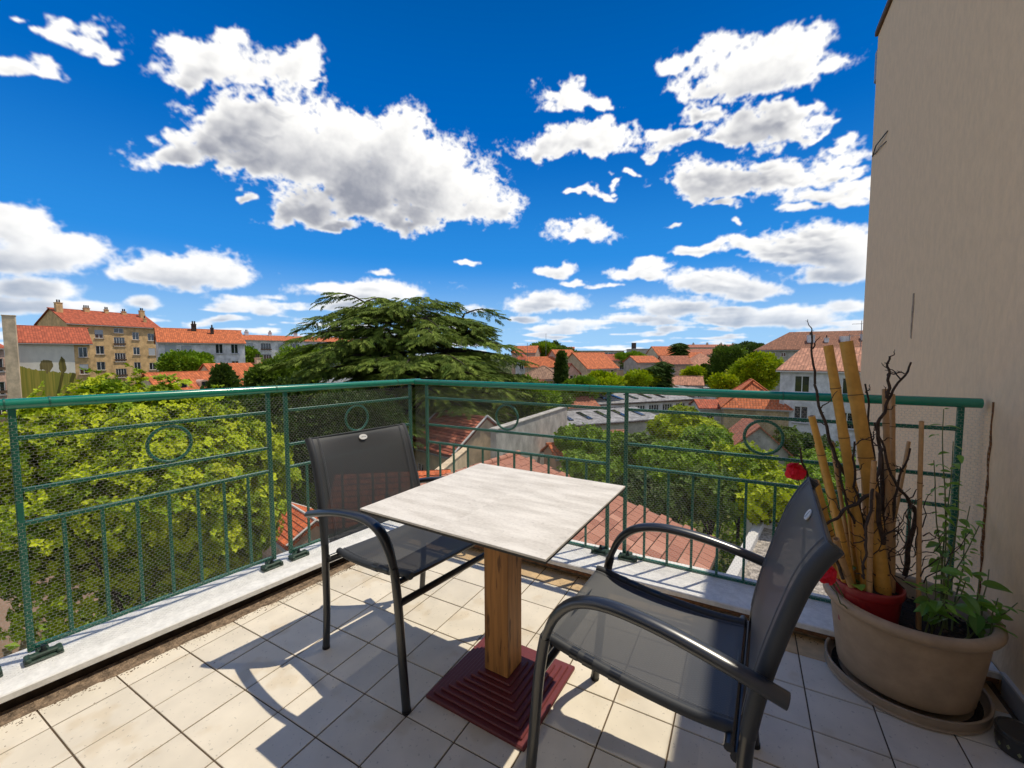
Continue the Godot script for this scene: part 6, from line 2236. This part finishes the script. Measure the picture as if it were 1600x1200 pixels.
func cedar(foot: Vector3) -> void:
	var t := thing("cedar_tree", "huge spreading cedar with layered drooping dark green branches", "tree", foot)
	var sprays := [needle_spray(1), needle_spray(2), needle_spray(3)]
	var m := Mesher.new()
	var leaders := [[Vector3(0, 0, 0), Vector3(0.3, 14.0, 0), 0.75], [Vector3(0.1, 3, 0), Vector3(-3.4, 15.4, 1.8), 0.45], [Vector3(0.1, 2.6, 0), Vector3(4.6, 14.2, -2.4), 0.45], [Vector3(0, 3.2, 0.1), Vector3(0.8, 12.6, 3.4), 0.4]]
	for l in leaders:
		m.tube(PackedVector3Array([l[0], (l[0] as Vector3).lerp(l[1], 0.5) + Vector3(rnd(-0.3, 0.3), 0.3, 0), l[1]]), PackedFloat32Array([l[2], l[2] * 0.6, 0.08]), 10)
	put(t, "trunk", m, M.trunk)
	var boughs := Mesher.new()
	var where := [[], [], []]
	var lay := func(root: Vector3, az: float, long: float, lift_: float, droop: float, wide: float) -> void:
		var d := Vector3(cos(az), 0, sin(az))
		var side := Vector3(-d.z, 0, d.x)
		var pts := PackedVector3Array()
		var rad := PackedFloat32Array()
		for k in 9:
			var w := k / 8.0
			pts.append(root + d * long * w + Vector3.UP * (lift_ * sin(w * 1.9) - droop * w * w * w) + side * sin(w * 3.0 + root.y) * 0.25)
			rad.append(lerpf(0.05 + long * 0.012, 0.018, w))
		boughs.tube(pts, rad, 6)
		var n := int(long * 9.5 * wide)
		for k in n:
			var w := 0.18 + 0.82 * pow((k + rng.randf()) / n, 0.8)
			var i := mini(int(w * 8.0), 7)
			var p := pts[i].lerp(pts[i + 1], w * 8.0 - i)
			var s := rnd(-1, 1)
			var off := side * s * wide * (0.35 + 1.15 * sin(w * PI * 0.85)) + d * rnd(-0.2, 0.3) + Vector3.UP * (rnd(-0.10, 0.14) - absf(s) * 0.12)
			var aim := (d * (1.0 - 0.55 * absf(s)) + side * s * 0.9 + Vector3.DOWN * rnd(-0.05, 0.15 + 0.35 * w)).normalized()
			var z := aim.cross(Vector3.UP).normalized()
			var b := Basis(aim, z.cross(aim), z) * Basis(Vector3.RIGHT, rnd(-0.35, 0.35))
			where[rng.randi_range(0, 2)].append(Transform3D(b.scaled(Vector3.ONE * rnd(0.75, 1.35)), p + off))
	for level in 15:
		var y := 1.6 + level * 0.90
		var full := 12.2 * pow(1.0 - pow(clampf((y - 2.0) / 14.0, 0, 1), 3.0), 0.72)
		var n := 11 if level < 10 else 9
		for k in n:
			var az := TAU * (k + rnd(-0.4, 0.4)) / n + level * 0.7
			lay.call(Vector3(cos(az), 0, sin(az)) * 0.4 + Vector3.UP * (y + rnd(-0.3, 0.3)), az, full * rnd(0.66, 1.05), rnd(0.3, 1.5), rnd(0.4, 1.5), rnd(0.8, 1.25))
	for l in leaders:
		for k in 9:
			var w := rnd(0.55, 1.0)
			var az := rnd(0, TAU)
			var p: Vector3 = (l[0] as Vector3).lerp(l[1], w)
			lay.call(p, az, rnd(2.2, 5.0) * (1.25 - 0.45 * w), rnd(0.3, 1.0), rnd(0.4, 1.2), rnd(0.7, 1.0))
	# the long arms that stand out at the top left
	var left := atan2(-across.z, -across.x)
	lay.call(Vector3(-2.9, 13.2, 1.5), left + 0.15, 7.2, 1.4, 1.9, 0.8)
	lay.call(Vector3(-3.3, 15.0, 1.7), left - 0.3, 4.0, 1.3, 1.3, 0.7)
	lay.call(Vector3(-2.0, 10.8, 0.4), left, 9.6, 1.2, 1.6, 0.9)
	put(t, "boughs", boughs, M.trunk).set_meta("kind", "stuff")
	var tints := mixed(Color(0.09, 0.15, 0.022), Color(0.27, 0.345, 0.06), 64)
	for k in 3:
		scatter(t, "crown", sprays[k], M.needles, where[k], tints)

func trees() -> void:
	var near := [rosette(11, 0.105), rosette(12, 0.12)]
	var mid := [leaf_ball(34, 0.17, 0.42, 0.34, 21), leaf_ball(34, 0.20, 0.45, 0.30, 22)]
	var far := [leaf_ball(30, 0.36, 0.62, 0.36, 31)]
	var lime := [Color(0.17, 0.27, 0.006), Color(0.55, 0.61, 0.016)]
	var grass_ := [Color(0.11, 0.21, 0.012), Color(0.30, 0.43, 0.028)]
	var deep := [Color(0.045, 0.085, 0.015), Color(0.11, 0.17, 0.03)]
	var dull := [Color(0.07, 0.13, 0.018), Color(0.18, 0.26, 0.032)]
	cedar(on_ground(640, 39.0))
	# the bright leafy tree right beyond the left railing
	var c := at(214, 778, 9.2)
	broad_tree("leafy_tree", "bright yellow-green broad-leaved tree just beyond the left railing", Vector3(c.x, GROUND, c.z), c, Vector3(2.95, 2.3, 3.0), 9000, 0.68, near, lime[0], lime[1], 0.16, "", 52)
	c = at(470, 662, 32)
	broad_tree("dark_tree", "dark tree below the cedar, left of the red-roofed shed", Vector3(c.x, GROUND, c.z), c, Vector3(4.4, 3.0, 3.6), 1500, 1.5, mid, deep[0], deep[1], 0.18)
	c = at(545, 676, 27)
	broad_tree("dark_tree", "dark tree in the cedar's shade behind the left chair", Vector3(c.x, GROUND, c.z), c, Vector3(3.4, 2.6, 3.2), 1400, 1.2, mid, deep[0], dull[0], 0.18)
	c = at(330, 690, 21)
	broad_tree("dark_tree", "dark green tree behind the bright leafy tree and under the pink roof", Vector3(c.x, GROUND, c.z), c, Vector3(3.0, 2.2, 2.8), 1200, 1.2, mid, deep[0], deep[1], 0.16)
	# gardens in the middle: px, py, depth, rx, ry, tones, label
	var list := [
		[470, 568, 60, 3.2, 2.6, grass_, "yellow-green tree left of the cedar with a pointed conifer behind"], [430, 600, 46, 2.6, 2.2, dull, "grey-green tree at the cedar's lower left"],
		[292, 569, 58, 3.0, 1.4, grass_, "bright bush in front of the white three-storey house"], [165, 612, 60, 2.4, 1.2, grass_, "yellow-green bush at the foot of the ochre block"],
		[822, 622, 42, 3.2, 2.0, grass_, "green trees' rounded top right of the cedar's foot"], [860, 626, 50, 3.0, 1.5, dull, "olive bush between the cedar and the grey workshop"],
		[906, 688, 31, 1.7, 1.2, grass_, "small bright tree just right of the rough grey wall"], [962, 700, 27, 1.5, 1.0, grass_, "bright bush by the railing's middle posts"],
		[926, 742, 22, 1.7, 1.2, grass_, "leafy bush above the brown roof's ridge end"], [1012, 716, 23, 1.6, 1.3, dull, "grey-green shrubby tree right of the middle posts"],
		[1070, 672, 30, 2.5, 1.6, lime, "tall bright tree below the grey workshops"], [1104, 712, 24, 2.0, 1.5, grass_, "leafy tree in front of the dark flat shed"],
		[1052, 738, 19, 1.7, 1.3, grass_, "green tree in the middle of the garden right of the posts"], [1156, 736, 20, 1.6, 1.3, lime, "yellow-green tree below the tiled shed"],
		[1112, 768, 16.5, 1.3, 1.0, dull, "dull green shrub above the white parapet"], [1196, 778, 15.5, 1.0, 0.9, lime, "bright bush at the gravel roof's far corner"],
		[1010, 785, 17, 1.4, 1.1, deep, "dark tree beside the brown roof's verge"], [1252, 768, 21, 1.8, 1.1, grass_, "garden shrub right of the white garden wall"],
		[1290, 740, 26, 2.4, 1.3, grass_, "garden shrub below the white house"], [1225, 690, 33, 1.2, 1.2, dull, "small shrub beside the tiled shed"],
		[1182, 580, 60, 3.3, 2.5, lime, "round bright green tree left of the grey block"], [1138, 570, 72, 2.6, 3.2, dull, "tall dull tree just left of the round bright one"],
		[1130, 602, 56, 1.5, 1.1, lime, "yellow-green bush by the stone house's ridge"], [1085, 587, 74, 2.0, 1.2, lime, "bright bush before the rosy hipped house"],
		[1000, 592, 66, 2.8, 0.9, lime, "low lime hedge bush right of the beige house"], [940, 598, 56, 2.4, 1.0, lime, "low bright bush under the white-verged gable"],
		[905, 606, 54, 2.2, 1.0, grass_, "green bush right of the cypress's foot"], [884, 556, 100, 3.2, 2.2, dull, "dark tree among roofs left of the modern building"],
		[846, 550, 105, 4.0, 2.4, grass_, "green tree among the orange roofs by the cedar"], [866, 552, 110, 2.0, 3.0, deep, "dark pointed tree left of the cypress top"],
		[985, 562, 100, 4.0, 1.6, grass_, "bush in front of the long white wing"], [920, 566, 92, 2.2, 1.0, lime, "bright bush behind the beige gable"],
		[1172, 547, 130, 6.0, 2.4, deep, "dark tree mass on the skyline left of the grey block"], [385, 558, 96, 2.4, 2.0, grass_, "small tree left of the long white block"],
		[1268, 700, 34, 1.8, 1.0, deep, "dark shrub at the white house's foot"]]
	for q in list:
		c = at(q[0], q[1], q[2])
		var foot := Vector3(c.x, GROUND, c.z)
		var r := Vector3(q[3], q[4], q[3])
		var big: bool = q[2] > 38
		var area: float = q[3] * q[3] + 2.0 * q[3] * q[4]
		broad_tree("garden_tree" if q[4] > 1.15 else "garden_shrub", q[6], foot, c, r, int(clampf(area * (26.0 if big else 110.0), 160, 1300)), 1.0 if big else 1.25, far if big else near, q[5][0], q[5][1], 0.10, "", 14)
	column_tree("cypress_tree", "dark narrow cypress in front of the orange roofs on the left", on_ground(347, 40), 9.0, 0.95, 700, 0.8, far[0], deep[0], deep[1], 0.0, M.foliage)
	column_tree("cypress_tree", "small dark cypress right of the narrow one", on_ground(368, 41), 6.8, 0.8, 420, 0.7, far[0], deep[0], deep[1], 0.0, M.foliage)
	column_tree("cypress_tree", "slim dark cypress among the roofs right of the cedar", on_ground(877, 56), 10.4, 0.62, 460, 0.7, far[0], deep[0], deep[1], 0.0, M.foliage)
	column_tree("cypress_tree", "short dark cypress before the rosy hipped house", on_ground(1101, 78), 8.2, 0.75, 300, 0.8, far[0], deep[0], deep[1], 0.0, M.foliage)
	var sp := needle_spray(9)
	column_tree("conifer_tree", "broad dark conifer by the low concrete wall, left one of two", on_ground(1022, 66), 8.7, 2.0, 620, 1.5, sp, deep[0], dull[0], 1.0, M.needles)
	column_tree("conifer_tree", "taller dark conifer by the low concrete wall, right one of two", on_ground(1037, 68), 9.4, 2.0, 620, 1.5, sp, deep[0], dull[0], 1.0, M.needles)
	column_tree("pine_tree", "tall dark pine rising to the skyline before the long far block", on_ground(1060, 96), 13.2, 3.0, 700, 2.0, sp, deep[0], dull[0], 1.0, M.needles)
	column_tree("pine_tree", "pointed conifer behind the yellow-green tree left of the cedar", on_ground(458, 66), 11.4, 1.9, 520, 1.5, sp, deep[0], dull[0], 1.0, M.needles)
	column_tree("pine_tree", "small spiky pine on the skyline right of the brick chimney", on_ground(1024, 160), 13.5, 2.4, 400, 2.0, sp, deep[0], dull[0], 1.0, M.needles)
	# what nobody could count: the far wooded edge of town, and the low growth of the gardens
	var where := []
	for i in 5200:
		var d := rnd(190, 520)
		var p := on_ground(rnd(-200, 1900), d)
		var k := rnd(0.5, 1.0)
		where.append(Transform3D(Basis(Vector3.UP, rnd(0, 6)).scaled(Vector3(5.0, 4.2, 5.0) * k), p + Vector3.UP * rnd(1.0, 9.6)))
	var edge := scatter(self, "far_treeline", far[0], M.foliage, where, mixed(Color(0.05, 0.08, 0.03), Color(0.11, 0.14, 0.06)))
	tag(edge, "far wooded edge of the town along the horizon", "treeline", "", "stuff")
	where = []
	for i in 7000:
		var d := rnd(11, 130)
		var p := on_ground(rnd(-150, 1500), d)
		where.append(Transform3D(Basis(Vector3.UP, rnd(0, 6)).scaled(Vector3.ONE * rnd(0.8, 2.2)), p + Vector3.UP * rnd(0.1, 1.3)))
	var low := scatter(self, "garden_undergrowth", mid[0], M.foliage, where, mixed(dull[0], grass_[1]))
	tag(low, "low tangled growth of the gardens between the houses", "undergrowth", "", "stuff")

func _ready() -> void:
	rng.seed = 7
	set_view()
	make_materials()
	terrace_floor()
	copings()
	side_wall()
	railings()
	town()
	trees()
	furniture()
	planter()
